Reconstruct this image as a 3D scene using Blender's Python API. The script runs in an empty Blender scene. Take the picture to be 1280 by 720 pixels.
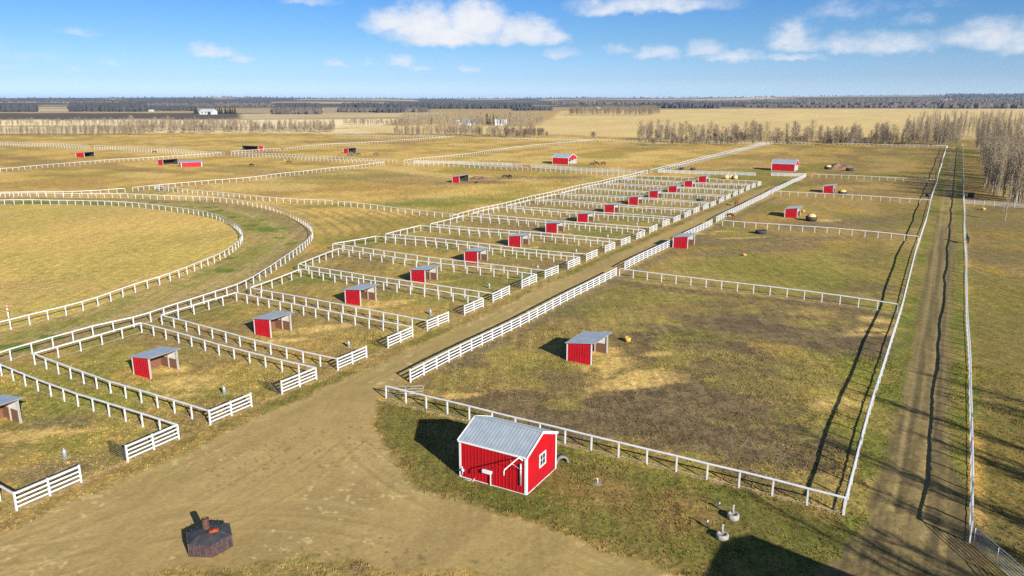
import bpy, bmesh, math, random
import numpy as np
from mathutils import Vector, Matrix
random.seed(7); rng = np.random.default_rng(11)
S = bpy.context.scene; COL = S.collection
R = math.radians
# ------------------------------------------------------------------ survey: pixel -> place
F, HY, CAMH = 950.0, 124.0, 28.0
PITCH = math.atan((360 - HY) / F); CP, SP = math.cos(PITCH), math.sin(PITCH)
AX = Vector((0.49657, 0.8680)); AX.normalize(); CR = Vector((AX.y, -AX.x))
SUNH = Vector((0.545, -0.838)); SUNEL = 22.0
ANG = math.atan2(AX.y, AX.x) - math.pi / 2       # rotation taking local +y to the alley direction

def gz(x, y):
    u = x * AX.x + y * AX.y; v = x * CR.x + y * CR.y
    r = math.hypot(x, y)
    k = min(1, max(0, (r - 45) / 40))
    k2 = max(0.0, 1 - abs(v - 0.5) / 9.0)
    z = 0.07 * k * (math.sin(u * .21 + v * .13) + math.sin(u * .093 - v * .171 + 1.3))
    z += 0.12 * k2 * (math.sin(u * .21 + .4) + .45 * math.sin(u * .43 + v * .1))
    return z

def at(px, py, z=0.0):
    u = (px - 640) / F; v = (360 - py) / F
    d = Vector((u, CP + v * SP, -SP + v * CP)); t = (z - CAMH) / d.z
    return Vector((d.x * t, d.y * t))

def site(u, v): return AX * u + CR * v
def uv(p): return (p.dot(AX), p.dot(CR))
def G(p, dz=0.0): return Vector((p.x, p.y, gz(p.x, p.y) + dz))

# ------------------------------------------------------------------ tags
def tag(o, label=None, cat=None, group=None, kind=None):
    if label: o['label'] = label
    if cat: o['category'] = cat
    if group: o['group'] = group
    if kind: o['kind'] = kind
    return o
def empty(name, loc=(0, 0, 0), rz=0.0, label=None, cat=None, group=None):
    o = bpy.data.objects.new(name, None); COL.objects.link(o)
    o.empty_display_size = .3; o.location = loc; o.rotation_euler = (0, 0, rz)
    return tag(o, label, cat, group)
def add(name, me, parent=None, loc=None, rz=None):
    o = bpy.data.objects.new(name, me); COL.objects.link(o)
    if parent: o.parent = parent
    if loc is not None: o.location = loc
    if rz is not None: o.rotation_euler = (0, 0, rz)
    return o
KIDS = {}
def copy_tree(o, parent=None):
    c = o.copy(); COL.objects.link(c)
    if parent: c.parent = parent
    for ch in [x for x in o.children]: copy_tree(ch, c)
    return c

# ------------------------------------------------------------------ mesh builder
class MB:
    def __init__(s): s.v = []; s.f = []
    def raw(s, vs, fs):
        n = len(s.v); s.v += [tuple(p) for p in vs]; s.f += [tuple(i + n for i in f) for f in fs]
    def box(s, x0, x1, y0, y1, z0, z1):
        s.raw([(x0,y0,z0),(x1,y0,z0),(x1,y1,z0),(x0,y1,z0),(x0,y0,z1),(x1,y0,z1),(x1,y1,z1),(x0,y1,z1)],
              [(3,2,1,0),(4,5,6,7),(0,1,5,4),(1,2,6,5),(2,3,7,6),(3,0,4,7)])
    def bar(s, a, b, w, h):          # bar of section w (side) x h (up)
        a = Vector(a); b = Vector(b); d = (b - a).normalized()
        up = Vector((0, 0, 1)) if abs(d.z) < .95 else Vector((1, 0, 0))
        sd = d.cross(up).normalized(); up = sd.cross(d)
        q = []
        for p in (a, b):
            for i, j in ((-1,-1),(1,-1),(1,1),(-1,1)): q.append(p + sd * (w/2*i) + up * (h/2*j))
        s.raw(q, [(3,2,1,0),(4,5,6,7),(0,1,5,4),(1,2,6,5),(2,3,7,6),(3,0,4,7)])
    def tube(s, pts, rad, n=7, cap=True):
        pts = [Vector(p) for p in pts]
        if not isinstance(rad, (list, tuple)): rad = [rad] * len(pts)
        base = len(s.v)
        for i, p in enumerate(pts):
            d = (pts[min(i+1, len(pts)-1)] - pts[max(i-1, 0)]).normalized()
            up = Vector((0, 0, 1)) if abs(d.z) < .9 else Vector((1, 0, 0))
            sd = d.cross(up).normalized(); up = sd.cross(d)
            for k in range(n):
                a = 2*math.pi*k/n; s.v.append(tuple(p + (sd*math.cos(a) + up*math.sin(a))*rad[i]))
        for i in range(len(pts)-1):
            for k in range(n):
                a = base+i*n+k; b = base+i*n+(k+1) % n; s.f.append((a, b, b+n, a+n))
        if cap:
            s.f.append(tuple(base+k for k in range(n))[::-1]); e = base+(len(pts)-1)*n; s.f.append(tuple(e+k for k in range(n)))
    def lathe(s, prof, n=16, c=(0, 0, 0)):
        base = len(s.v)
        for r, z in prof:
            for k in range(n):
                a = 2*math.pi*k/n; s.v.append((c[0]+r*math.cos(a), c[1]+r*math.sin(a), c[2]+z))
        for i in range(len(prof)-1):
            for k in range(n):
                a = base+i*n+k; b = base+i*n+(k+1) % n; s.f.append((a, b, b+n, a+n))
        if prof[0][0] > 1e-4: s.f.append(tuple(base+k for k in range(n))[::-1])
        if prof[-1][0] > 1e-4:
            e = base+(len(prof)-1)*n; s.f.append(tuple(e+k for k in range(n)))
    def ribbed(s, p0, p1, z0a, z1a, z0b, z1b, pitch=.3, rib=.025, th=.03, nrm=1):
        """ribbed sheet wall from p0 to p1 (2D), bottom z0, top z1 at each end"""
        p0 = Vector(p0); p1 = Vector(p1); L = (p1-p0).length; d = (p1-p0)/L; n = Vector((d.y, -d.x))*nrm
        s.raw([(p.x+n.x*o, p.y+n.y*o, z) for o in (0, -th) for p, z in ((p0, z0a), (p1, z0b), (p1, z1b), (p0, z1a))],
              [(0,1,2,3),(7,6,5,4),(0,4,5,1),(1,5,6,2),(2,6,7,3),(3,7,4,0)])
        k = int(L/pitch)
        for i in range(k):
            t = (i+.5)*L/k
            for_t = []
            for tt in (t-.03, t-.012, t+.012, t+.03):
                q = p0+d*tt; fr = tt/L; o = .001 if abs(tt-t) > .02 else rib
                for_t.append((q.x+n.x*o, q.y+n.y*o, z0a+(z0b-z0a)*fr)); for_t.append((q.x+n.x*o, q.y+n.y*o, z1a+(z1b-z1a)*fr-.002))
            s.raw(for_t, [(0,2,3,1),(2,4,5,3),(4,6,7,5)])
    def mesh(s, name, mat, smooth=False):
        me = bpy.data.meshes.new(name); me.from_pydata(s.v, [], s.f)
        me.materials.append(mat)
        bm = bmesh.new(); bm.from_mesh(me); bmesh.ops.recalc_face_normals(bm, faces=bm.faces); bm.to_mesh(me); bm.free()
        if smooth: me.polygons.foreach_set('use_smooth', [True]*len(me.polygons))
        me.update(); return me
    def build(s, name, mat, parent=None, smooth=False): return add(name, s.mesh(name, mat, smooth), parent)

# ------------------------------------------------------------------ materials
def mat(name, col, rough=.7, metal=0.0, noise=None, spec=.3, bump=0.0, col2=None, scale=3.0, detail=6, stretch=None):
    m = bpy.data.materials.new(name); m.use_nodes = True; nt = m.node_tree; N = nt.nodes; L = nt.links
    b = N['Principled BSDF']; b.inputs['Roughness'].default_value = rough; b.inputs['Metallic'].default_value = metal
    b.inputs['Specular IOR Level'].default_value = spec
    c2 = col2 or tuple(c*.72 for c in col)
    tc = N.new('ShaderNodeTexCoord'); mp = N.new('ShaderNodeMapping'); L.new(tc.outputs['Object'], mp.inputs[0])
    if stretch: mp.inputs['Scale'].default_value = stretch
    nz = N.new('ShaderNodeTexNoise'); nz.inputs['Scale'].default_value = scale; nz.inputs['Detail'].default_value = detail
    L.new(mp.outputs[0], nz.inputs['Vector'])
    rp = N.new('ShaderNodeValToRGB'); rp.color_ramp.elements[0].position = .32; rp.color_ramp.elements[1].position = .68
    rp.color_ramp.elements[0].color = (*c2, 1); rp.color_ramp.elements[1].color = (*col, 1)
    L.new(nz.outputs['Fac'], rp.inputs[0]); L.new(rp.outputs[0], b.inputs['Base Color'])
    if bump:
        bp = N.new('ShaderNodeBump'); bp.inputs['Strength'].default_value = bump; bp.inputs['Distance'].default_value = .02
        L.new(nz.outputs['Fac'], bp.inputs['Height']); L.new(bp.outputs[0], b.inputs['Normal'])
    return m
M = {}
M['white'] = mat('white_vinyl', (.46,.475,.50), .5, col2=(.38,.39,.41), scale=1.2)
M['lowrail'] = mat('dull_low_rail', (.38,.345,.28), .7, col2=(.28,.25,.19), scale=1.5)
M['trim'] = mat('white_trim', (.50,.505,.52), .45, col2=(.43,.435,.45), scale=2)
M['red'] = mat('red_siding', (.30,.0025,.007), .6, spec=.15, col2=(.22,.004,.008), scale=.9)
M['redsmall'] = mat('red_shelter_siding', (.33,.004,.011), .55, spec=.2, col2=(.235,.004,.010), scale=1.3)
M['roof'] = mat('galvanised_roof', (.33,.37,.41), .45, .35, col2=(.26,.30,.34), scale=1.4, spec=.4)
M['liner'] = mat('white_liner_sheet', (.48,.48,.47), .6, col2=(.38,.38,.36), scale=2)
M['boards'] = mat('brown_kick_boards', (.17,.075,.04), .85, col2=(.075,.035,.022), scale=4, stretch=(1,1,9))
M['wood'] = mat('weathered_post', (.30,.275,.25), .8, col2=(.21,.19,.165), scale=6)
M['dark'] = mat('dark_pipe', (.05,.055,.06), .5, .3)
M['grey'] = mat('grey_pipe', (.36,.38,.40), .45, .5, col2=(.25,.26,.28))
M['glass'] = mat('dark_window_glass', (.03,.035,.04), .12, 0, spec=.6)
M['conc'] = mat('concrete', (.25,.235,.205), .9, col2=(.17,.16,.14), scale=5, bump=.2)
M['black'] = mat('black_rubber_and_shade', (.018,.018,.02), .7, col2=(.03,.03,.03))
M['yellow'] = mat('yellow_tub', (.43,.255,.06), .6, col2=(.33,.18,.04))
M['steel'] = mat('sooty_steel_and_shade', (.055,.055,.062), .7, .3, col2=(.03,.028,.03), scale=2.5, bump=.3)
M['rust'] = mat('rusted_steel', (.075,.036,.034), .85, .1, col2=(.022,.017,.02), scale=4, bump=.4)
M['chim'] = mat('rusted_chimney', (.095,.045,.028), .85, .1, col2=(.045,.022,.016), scale=3)
M['orange'] = mat('orange_rust', (.45,.075,.022), .8, col2=(.16,.03,.015), scale=6)
M['hay'] = mat('hay', (.52,.38,.17), .95, col2=(.34,.24,.10), scale=7, bump=.5)
M['soil'] = mat('manure_heap', (.17,.10,.06), .95, col2=(.09,.055,.035), scale=1.5, bump=.6)
M['horse_bay'] = mat('chestnut_coat', (.17,.055,.02), .6, col2=(.10,.03,.012), scale=2)
M['horse_dark'] = mat('dark_coat', (.025,.018,.014), .55, col2=(.012,.01,.009), scale=2)
M['mane'] = mat('black_mane', (.012,.01,.009), .8)
M['bark'] = mat('grey_bark', (.28,.235,.18), .9, col2=(.17,.14,.11), scale=3)
M['pale_bark'] = mat('pale_aspen_bark', (.235,.205,.16), .85, col2=(.15,.13,.105), scale=2)
M['twig'] = mat('brown_twigs', (.205,.158,.108), .95, col2=(.145,.112,.078), scale=.35)
M['twig2'] = mat('tan_twigs', (.275,.22,.142), .95, col2=(.20,.16,.105), scale=.3)
M['twig_dk'] = mat('dark_twigs', (.13,.10,.085), .95, col2=(.085,.066,.058), scale=.3)
M['spruce'] = mat('spruce_needles', (.035,.06,.022), .9, col2=(.02,.035,.018), scale=1)
M['shrub'] = mat('shrub_twigs', (.16,.12,.09), .95, col2=(.10,.075,.06), scale=.6)
M['wood_far'] = mat('far_wood', (.040,.040,.046), .95, col2=(.022,.024,.027), scale=.02)
M['wood_far_brown'] = mat('far_bare_wood', (.088,.070,.060), .95, col2=(.05,.042,.038), scale=.03)
M['houseroof'] = mat('pale_blue_roof', (.34,.40,.44), .5, col2=(.28,.33,.37))
M['housewall'] = mat('white_house_wall', (.42,.42,.42), .7)
M['greyroof'] = mat('grey_shingles', (.15,.175,.21), .7)
M['stripe'] = mat('red_stripe', (.55,.03,.03), .6)

# ------------------------------------------------------------------ numpy noise
def vnoise(x, y, seed=0):
    xi = np.floor(x).astype(np.int64); yi = np.floor(y).astype(np.int64); fx = x-xi; fy = y-yi
    fx = fx*fx*(3-2*fx); fy = fy*fy*(3-2*fy)
    def h(a, b):
        n = (a*374761393 + b*668265263 + seed*1442695041) & 0xffffffff
        n = ((n ^ (n >> 13))*1274126177) & 0xffffffff
        return ((n ^ (n >> 16)) & 0xffff)/65535.0
    a = h(xi, yi); b = h(xi+1, yi); c = h(xi, yi+1); d = h(xi+1, yi+1)
    return (a+(b-a)*fx)*(1-fy)+(c+(d-c)*fx)*fy
def fbm(x, y, seed=0, o=4):
    s = 0; a = .5; t = 0
    for i in range(o):
        s = s+a*vnoise(x*2**i+i*17.3, y*2**i-i*9.1, seed+i); t += a; a *= .5
    return s/t
def sstep(a, b, x):
    t = np.clip((x-a)/(b-a), 0, 1); return t*t*(3-2*t)
def seg_dist(X, Y, pts):
    d = np.full(X.shape, 1e9)
    for p, q in zip(pts[:-1], pts[1:]):
        ex, ey = q[0]-p[0], q[1]-p[1]; l2 = ex*ex+ey*ey+1e-9
        t = np.clip(((X-p[0])*ex+(Y-p[1])*ey)/l2, 0, 1)
        d = np.minimum(d, np.hypot(X-p[0]-t*ex, Y-p[1]-t*ey))
    return d
def poly_sd(X, Y, pts):           # signed distance, negative inside
    pts = list(pts); ins = np.zeros(X.shape, bool); n = len(pts)
    for i in range(n):
        x0, y0 = pts[i]; x1, y1 = pts[(i+1) % n]
        if y0 == y1: continue
        c = ((y0 > Y) != (y1 > Y)) & (X < (x1-x0)*(Y-y0)/(y1-y0)+x0); ins ^= c
    d = seg_dist(X, Y, pts+[pts[0]]); return np.where(ins, -d, d)
def P(*pts, z=0): return [tuple(at(a, b, z)) for a, b in pts]

def spline(pts, n=10):
    pts = [Vector(p) for p in pts]; out = []
    for i in range(len(pts)-1):
        p0 = pts[max(i-1, 0)]; p1 = pts[i]; p2 = pts[i+1]; p3 = pts[min(i+2, len(pts)-1)]
        for k in range(n):
            t = k/n
            out.append(.5*((2*p1)+(p2-p0)*t+(2*p0-5*p1+4*p2-p3)*t*t+(3*p1-p0-3*p2+p3)*t*t*t))
    out.append(pts[-1]); return out

# ------------------------------------------------------------------ key survey lines
FH = 1.38                                   # height of the top of a fence
def T(*pts): return [at(a, b, FH-.08) for a, b in pts]
oval_out = spline(T((-60,466),(0,441),(60,423),(117,407.5),(175,395),(206,384.5),(250,370),(300,352.5),(325,340),(350,325),(372,310),(386,297),(390.5,290),(387,281),(372,270),(350,261),(325,254.5),(290,249),(250,246),(200,243.7),(157,242.3),(112,241.8),(60,241.6),(0,241.5),(-60,242)), 6)
oval_in = spline(T((-60,420),(0,402),(50,389),(112,373.5),(162,357.5),(212,342.5),(250,327),(280,313),(297,301),(302.5,293),(300,285.5),(290,276.5),(270,268),(237,261),(200,256.5),(150,252.8),(100,250.2),(50,249.6),(0,250),(-60,252)), 6)
dirt_poly = P((-260,800),(-60,695),(0,668),(60,641),(130,614),(235,565),(325,523),(405,486)) + \
    [tuple(site(u, v)) for u, v in ((75,-51.6),(120,-51.9),(180,-52.2),(262,-52),(266,-47),(180,-47.6),(120,-47.2),(75,-46.9),(60,-46.6))] + \
    P((500,478),(470,498),(467,540),(486,575),(525,611),(600,639),(680,655),(760,690),(850,725),(980,760),(700,860),(300,900)) 
bottom_verge = P((-40,735),(90,724),(200,714),(290,707),(360,700),(440,702),(520,710),(590,722),(640,745),(300,800),(-40,760))
track_poly = [tuple(site(u, v)) for u, v in ((30,-11),(40,-6.5),(46,-3.6),(51,-2.3),(70,-1.7),(100,-1.5),(180,-1.4),(400,-1.2),(540,-1.0),(540,2.2),(400,2.3),(180,2.5),(100,2.6),(66,2.8),(56,4.5),(48,9),(36,14),(20,6))]

# ------------------------------------------------------------------ ground sheet
def make_ground():
    dep = list(np.arange(88, 37, -1.7))+list(np.arange(37, 1.2, -.068))+list(np.arange(1.2, .17, -.025))
    rad = [CAMH/math.tan(R(d)) for d in dep]+[10500, 12000, 14000, 17000, 21000, 26000]
    rad = np.array([0.4]+rad)
    az = np.concatenate([np.arange(-180, -41, 1.6), np.arange(-41, 41, .092), np.arange(41, 180, 1.6)])*math.pi/180
    A, RR = np.meshgrid(az, rad); X = RR*np.sin(A); Y = RR*np.cos(A)
    nr, na = X.shape; x = X.ravel(); y = Y.ravel(); r = RR.ravel(); a_ = A.ravel()
    u = x*AX.x+y*AX.y; v = x*CR.x+y*CR.y
    # height
    k = np.clip((r-45)/40, 0, 1); k2 = np.maximum(0, 1-np.abs(v-.5)/9.0)
    z = .07*k*(np.sin(u*.21+v*.13)+np.sin(u*.093-v*.171+1.3))
    z += .12*k2*(np.sin(u*.21+.4)+.45*np.sin(u*.43+v*.1))
    z *= 1-sstep(900, 1500, r)
    # distant swells: far land rises a little towards the skyline, more on the right
    ridge = sstep(3200, 9500, r)*(24+26*fbm(a_*9+40, r*.0002, 5, 3)+30*sstep(.12, .55, a_)+10*np.exp(-((a_+.33)/.10)**2))
    z += ridge*(1-sstep(11000, 20000, r)*1.4)
    z += sstep(1200, 3000, r)*4*(fbm(x*.0016, y*.0016, 8, 3)-.5)
    # fine clods and tussocks
    near = 1-sstep(55, 140, r)
    # ---- albedo
    n1 = fbm(x*.045, y*.045, 1, 4); n2 = fbm(x*.16+9, y*.16, 2, 4); n3 = fbm(x*.7, y*.7, 3, 3); n4 = fbm(u*.02, v*.09, 4, 4)
    nf = fbm(x*2.3, y*2.3, 6, 2)
    C = lambda *c: np.array(c)[None, :]
    ochre = C(.330,.212,.056); tan = C(.270,.190,.082); green = C(.135,.136,.026); brown = C(.165,.108,.044); straw = C(.45,.315,.120); gold = C(.465,.322,.102)
    def mix(a, b, t): return a*(1-t[:, None])+b*t[:, None]
    col = mix(ochre*np.ones((len(x), 1)), tan, sstep(.35, .65, n2))
    col = mix(col, green, .75*sstep(.50, .66, n1+.25*(n2-.5)))
    col = mix(col, brown, .7*sstep(.54, .70, n4+.3*(n3-.5)))
    far = sstep(110, 190, r)
    fc = mix(gold*np.ones((len(x), 1)), C(.345,.228,.070), sstep(.38, .60, .6*n4+.4*n2)); fc = mix(fc, C(.50,.37,.145), .75*sstep(.52, .64, fbm(u*.05+31, v*.03, 23, 5))); fc = mix(fc, C(.235,.205,.042), .55*sstep(.58, .70, n1)); fc = mix(fc, C(.19,.135,.06), .6*sstep(.60, .70, fbm(u*.035+7, v*.012, 21, 4)))
    col = mix(col, fc, far*.8*sstep(-60, -100, v))
    # right-hand big paddocks: trampled, brown-olive
    pad = sstep(-46, -44, v)*sstep(-1, -4, v)*sstep(50, 54, u)
    pc = mix(C(.235,.172,.058)*np.ones((len(x), 1)), C(.150,.112,.054), sstep(.42, .60, fbm(x*.09+3, y*.09, 12, 5)))
    pc = mix(pc, C(.165,.145,.038), .65*sstep(.48, .66, fbm(x*.07+33, y*.07, 13, 5)))
    pc = mix(pc, C(.265,.195,.070), .7*sstep(.54, .68, fbm(x*.12+63, y*.12, 14, 5)))
    pk = pad*(1-.55*sstep(112, 180, u)); col = mix(col, pc, pk)
    # small paddocks
    sp = sstep(-53.5, -55, v)*sstep(-104, -100, v)*(u > 20)*(u < 275)
    sc = mix(C(.265,.200,.066)*np.ones((len(x), 1)), C(.205,.150,.060), sstep(.42, .62, n2)); sc = mix(sc, C(.165,.162,.036), .6*sstep(.50, .66, fbm(x*.1+5, y*.1, 15, 4)))
    sc = mix(sc, C(.31,.212,.068), .7*sstep(.56, .70, fbm(x*.13+25, y*.13, 16, 4)))
    col = mix(col, sc, sp*.9)
    # near grass island and verge at the front
    vb = poly_sd(x, y, bottom_verge); col = mix(col, mix(C(.25,.185,.070)*np.ones((len(x), 1)), C(.135,.095,.050), .8*sstep(.5, .66, fbm(x*.5, y*.5, 29, 4))), .75*sstep(1.5, -.5, vb))
    isl = poly_sd(x, y, P((470,500),(560,497),(800,566),(1053,642),(1130,660),(1000,735),(850,725),(760,690),(680,655),(600,639),(525,611),(486,575),(467,540)))
    ic = mix(C(.155,.118,.040)*np.ones((len(x), 1)), C(.108,.102,.027), .85*sstep(.50, .68, fbm(x*.14+2, y*.14, 17, 5)))
    ic = mix(ic, C(.200,.136,.050), .75*sstep(.52, .66, fbm(x*.2+52, y*.2, 18, 4)))
    ic = mix(ic, C(.100,.112,.024), .5*np.exp(-((isl+2.6)/1.8)**2))
    col = mix(col, ic, sstep(.8, -.8, isl+2.0*(nf-.5)))
    # oval: infield, track
    op = [tuple(p) for p in oval_out]+[(-600, 300), (-600, 100)]
    ip = [tuple(p) for p in oval_in]+[(-600, 300), (-600, 100)]
    dout = poly_sd(x, y, op); din = poly_sd(x, y, ip)
    inf = mix(C(.445,.315,.104)*np.ones((len(x), 1)), C(.375,.270,.098), sstep(.4, .62, n4)); inf = mix(inf, C(.33,.275,.070), .5*sstep(.5, .65, n1))
    col = mix(col, inf, sstep(1.0, -1.0, din))
    ring = sstep(.5, -.5, dout)*sstep(-.5, .5, din); tt = din/np.maximum(din-dout, .1)
    rc = mix(C(.290,.222,.086)*np.ones((len(x), 1)), C(.185,.180,.045), .7*sstep(.50, .68, fbm(x*.12+4, y*.12, 19, 4)+.22*np.exp(-((tt-.3)/.16)**2)))
    rc = mix(rc, C(.215,.160,.085), .85*sstep(.60, .78, tt)*sstep(.3, .5, nf))
    rc = mix(rc, C(.30,.24,.125), .75*np.exp(-((tt-.55)/.07)**2)*sstep(.35, .6, n3)); rc = mix(rc, C(.105,.140,.022), .9*sstep(.69, .76, fbm(x*.25, y*.25, 20, 3)+.12*np.exp(-((tt-.3)/.2)**2)))
    col = mix(col, rc, ring)
    # outside of the oval: curved drag marks
    out = sstep(.5, 2, dout)*sstep(60, 20, dout)*sstep(-90, -110, v)*(r < 330)
    col = mix(col, C(.21,.15,.07), out*.55*sstep(.55, .8, .5+.5*np.sin(dout*2.1+3*n2))*sstep(.4, .6, n1))
    fld = np.zeros(len(x))
    for (px, py, ra, rb) in ((875,432,8,5),(905,405,9,4),(985,408,13,5),(1040,425,7,5),(872,505,9,6),(800,520,9,4),(715,520,11,4),(905,548,8,3.5),(945,450,6,2.5),(1005,470,5,2.5),(820,410,5,2),(1000,545,5,3)):
        c = at(px, py); du = x-c.x; dv = y-c.y; fld = np.maximum(fld, np.exp(-.9*((du*.87-dv*.5)/ra)**2-.9*((du*.5+dv*.87)/rb)**2))
    rag = fld+.62*(fbm(x*.22+3, y*.22, 95, 5)-.5)+.34*(fbm(x*1.1, y*1.1, 96, 3)-.5)+.16*(nf-.5)
    col = mix(col, mix(C(.098,.073,.047)*np.ones((len(x), 1)), C(.145,.108,.066), sstep(.4, .65, n3)), .85*sstep(.35, .52, rag)*pad*(u < 111))
    yel = fbm(x*.16+41, y*.16, 97, 5)+.2*(nf-.5); col = mix(col, C(.245,.205,.052), .55*sstep(.55, .66, yel)*pad*(u < 172))
    # soil / straw / green patches seen in the photograph (place, radius, stretch)
    def blob(px, py, ra, rb, seed, rot=0.0, sharp=.35):
        c = at(px, py); du = x-c.x; dv = y-c.y; cr_, sr_ = math.cos(rot), math.sin(rot)
        q = np.hypot((du*cr_+dv*sr_)/ra, (-du*sr_+dv*cr_)/rb)
        q = q+.95*(fbm(x*.5+seed, y*.5, seed, 4)-.5)+.35*(nf-.5)
        return sstep(1+sharp*.5, 1-sharp*.5, q)
    soil = C(.150,.112,.066)
    for (px, py, ra, rb, s) in ((1040,280,16,7,41),(980,310,10,4,42),(1010,300,12,3,43),(1090,275,12,4,44),(1250,280,12,10,45),(1260,262,16,6,46),(925,300,14,4,47),(905,316,10,3,48),(1240,320,10,8,49),
                                (600,228,18,6,50),(635,222,12,5,51),(700,222,14,6,52),(1060,230,20,4,53),(60,590,4,2.2,54),(76,528,4,2,55)):
        col = mix(col, (C(.102,.076,.048) if s < 41 else soil)*(.75+.6*nf[:, None]), (.86 if s < 41 else .7)*blob(px, py, ra*.9, rb*.9, s, .3, 1.0))
    for (px, py, ra, rb, s) in ((800,472,4.4,2.2,61),(760,455,3.2,2.2,62),(822,443,2.2,.9,63),(748,440,2.5,1.6,64),(780,481,4,1,65),
                                (240,478,4.0,2.6,66),(215,462,2.4,1.6,67),(225,495,3,1,68),(30,545,4.5,1.6,69),(90,540,3,1,70),(385,412,4.4,1.6,71),(355,425,3.5,1.3,72),(415,408,3,1.1,73),
                                (480,380,4,1.6,74),(505,377,3.4,1.0,75),(463,385,3,1.2,76),(545,352,3,1.0,77),(560,351,2.5,.8,78),(605,332,3,1.0,79),(665,309,2.4,.9,80),(705,293,2.5,.8,81),
                                (880,292,4,1.2,82),(930,297,6,1.0,83),(895,289,4,1,84),(640,226,7,1.6,85),(1090,415,4,2,86),(1100,400,3,2.4,87),(1050,505,3.5,2,88),(1185,240,3,8,89),(1035,275,4,2,90),(560,497,6,.8,92)):
        f_ = blob(px, py, ra*(1 if s < 66 else .82), rb*(1 if s < 66 else .82), s, .25, .9); col = mix(col, straw*(.7+.6*nf[:, None]), .85*f_*sstep(.2, .42, n3))
    for (px, py, ra, rb, s, g) in ((560,252,20,7,101,.8),(530,256,16,6,102,.8),(760,225,18,6,103,.5),(690,232,16,5,104,.5),(400,345,5,3,105,.8),(380,352,5,3,106,.7),(455,300,10,4,107,.6),(415,258,10,4,108,.8),(550,345,5,2,109,.8),
                                (620,350,9,3.5,110,.75),(690,340,6,3,111,.6),(560,375,6,2,112,.7),(940,330,14,6,113,.5),(1010,350,14,7,114,.4),(870,420,4,3,115,.5),(700,385,7,4,116,.5),(960,478,6,2.5,131,.55),(830,372,11,4,132,.5),(1010,452,7,2.2,133,.6),(1120,480,3,10,118,.8),
                                (1110,560,3,5,119,.8),(1198,270,1.2,12,120,.8),(1195,430,1.2,25,121,.75),(1150,270,2,14,122,.6),(1130,500,2,5,123,.75),(700,455,5,2,124,.5),(100,500,5,2,125,.5),(330,470,4,2,126,.3),(1250,500,12,6,127,.6),(1240,400,8,8,128,.4),(690,312,7,2.5,129,.6),(750,293,6,2,130,.7)):
        gc = C(.195,.172,.046) if s in (117, 131, 132, 133, 134) else C(.130,.148,.026)
        col = mix(col, gc, g*.75*blob(px, py, ra, rb, s, .2, .9))
    # dry worn strips along the fences, grass verge beside the alley
    for L_, w in (([site(53, -44.2), site(53, -3.6)], .5), ([site(111.8, -44), site(111.8, -3.8)], .5), ([site(25, -54), site(265, -54.5)], .5), ([site(58, -45.2), site(235, -46.2)], .7)):
        d = seg_dist(x, y, L_); col = mix(col, C(.31,.225,.11), .8*sstep(w, .1, d+.6*(nf-.5)))
    vg = sstep(-53.9, -53.4, v)*sstep(-51.2, -52, v+1.2*(n3-.5))*(u > 10)*(u < 262); col = mix(col, mix(C(.125,.125,.032)*np.ones((len(x), 1)), C(.24,.17,.06), sstep(.4, .6, n2)), .8*vg)
    dfe = seg_dist(x, y, [site(109.6, -44), site(109.4, -5)]); col = mix(col, C(.125,.092,.054), .8*sstep(2.2, .3, dfe+1.6*(n3-.5)))
    # dirt yard and alley
    dd = poly_sd(x, y, dirt_poly)+1.5*(fbm(x*.35, y*.35, 22, 4)-.5)+.8*(nf-.5)
    bv = poly_sd(x, y, bottom_verge)+2.2*(fbm(x*.4, y*.4, 24, 4)-.5)
    dm = sstep(.45, -.45, dd)*sstep(-.8, .8, bv)
    yc = mix(C(.290,.207,.090)*np.ones((len(x), 1)), C(.250,.178,.078), sstep(.40, .62, fbm(u*.05+v*.02, v*.35, 23, 4)))
    yc = mix(yc, C(.245,.195,.066), .35*sstep(.50, .66, fbm(x*.08+70, y*.08, 25, 4)))
    # wheel lines down the alley and sweeping across the yard
    for pts, w in ((P((0,705),(150,640),(300,565),(420,500),(520,448),(700,355),(860,275)), .9), (P((-40,760),(180,660),(330,575),(450,505),(560,445),(720,362),(880,282)), .8), (P((420,520),(430,560),(520,620),(640,668),(760,720)), .7), (P((440,515),(470,575),(570,630),(690,672),(830,722)), .6), (P((60,690),(240,640),(400,640),(560,680),(700,740)), .8)):
        ln = [tuple(q) for q in spline(pts, 6)]; d = seg_dist(x, y, ln)
        yc = mix(yc, C(.245,.180,.078), .40*sstep(w, .15, d)*sstep(.3, .55, n3)); yc = mix(yc, C(.355,.265,.125), .35*np.exp(-((d-w*1.5)/.35)**2)*sstep(.35, .6, n2))
    for pts, o_ in ((P((0,690),(150,632),(300,560),(420,492),(520,440),(700,349),(870,270)), .85), (P((-60,745),(160,680),(320,596),(450,512),(560,436),(730,350)), .85), (P((430,505),(446,560),(540,628),(660,672),(780,725)), .8), (P((452,505),(470,548),(570,618),(700,668),(860,735)), .8), (P((-40,700),(120,680),(300,640),(430,560),(520,470),(640,385)), .9), (P((700,740),(560,690),(400,655),(240,660),(40,720)), .85)):
        d = seg_dist(x, y, [tuple(q) for q in spline(pts, 8)]); g_ = np.exp(-((d-o_)/.16)**2)*sstep(.30, .55, n2)
        yc = mix(yc, C(.215,.155,.064), .42*g_); yc = mix(yc, C(.40,.30,.13), .25*np.exp(-((d-o_-.35)/.14)**2)*sstep(.35, .6, n2))
    clod = fbm(x*3.1+5, y*3.1, 88, 2)
    yc = mix(yc, C(.13,.098,.045), .75*sstep(.70, .80, clod)*np.maximum(blob(395,560,11,4,140,.5,1.2), .8*blob(470,700,12,3,141,0,1.2)))
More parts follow.
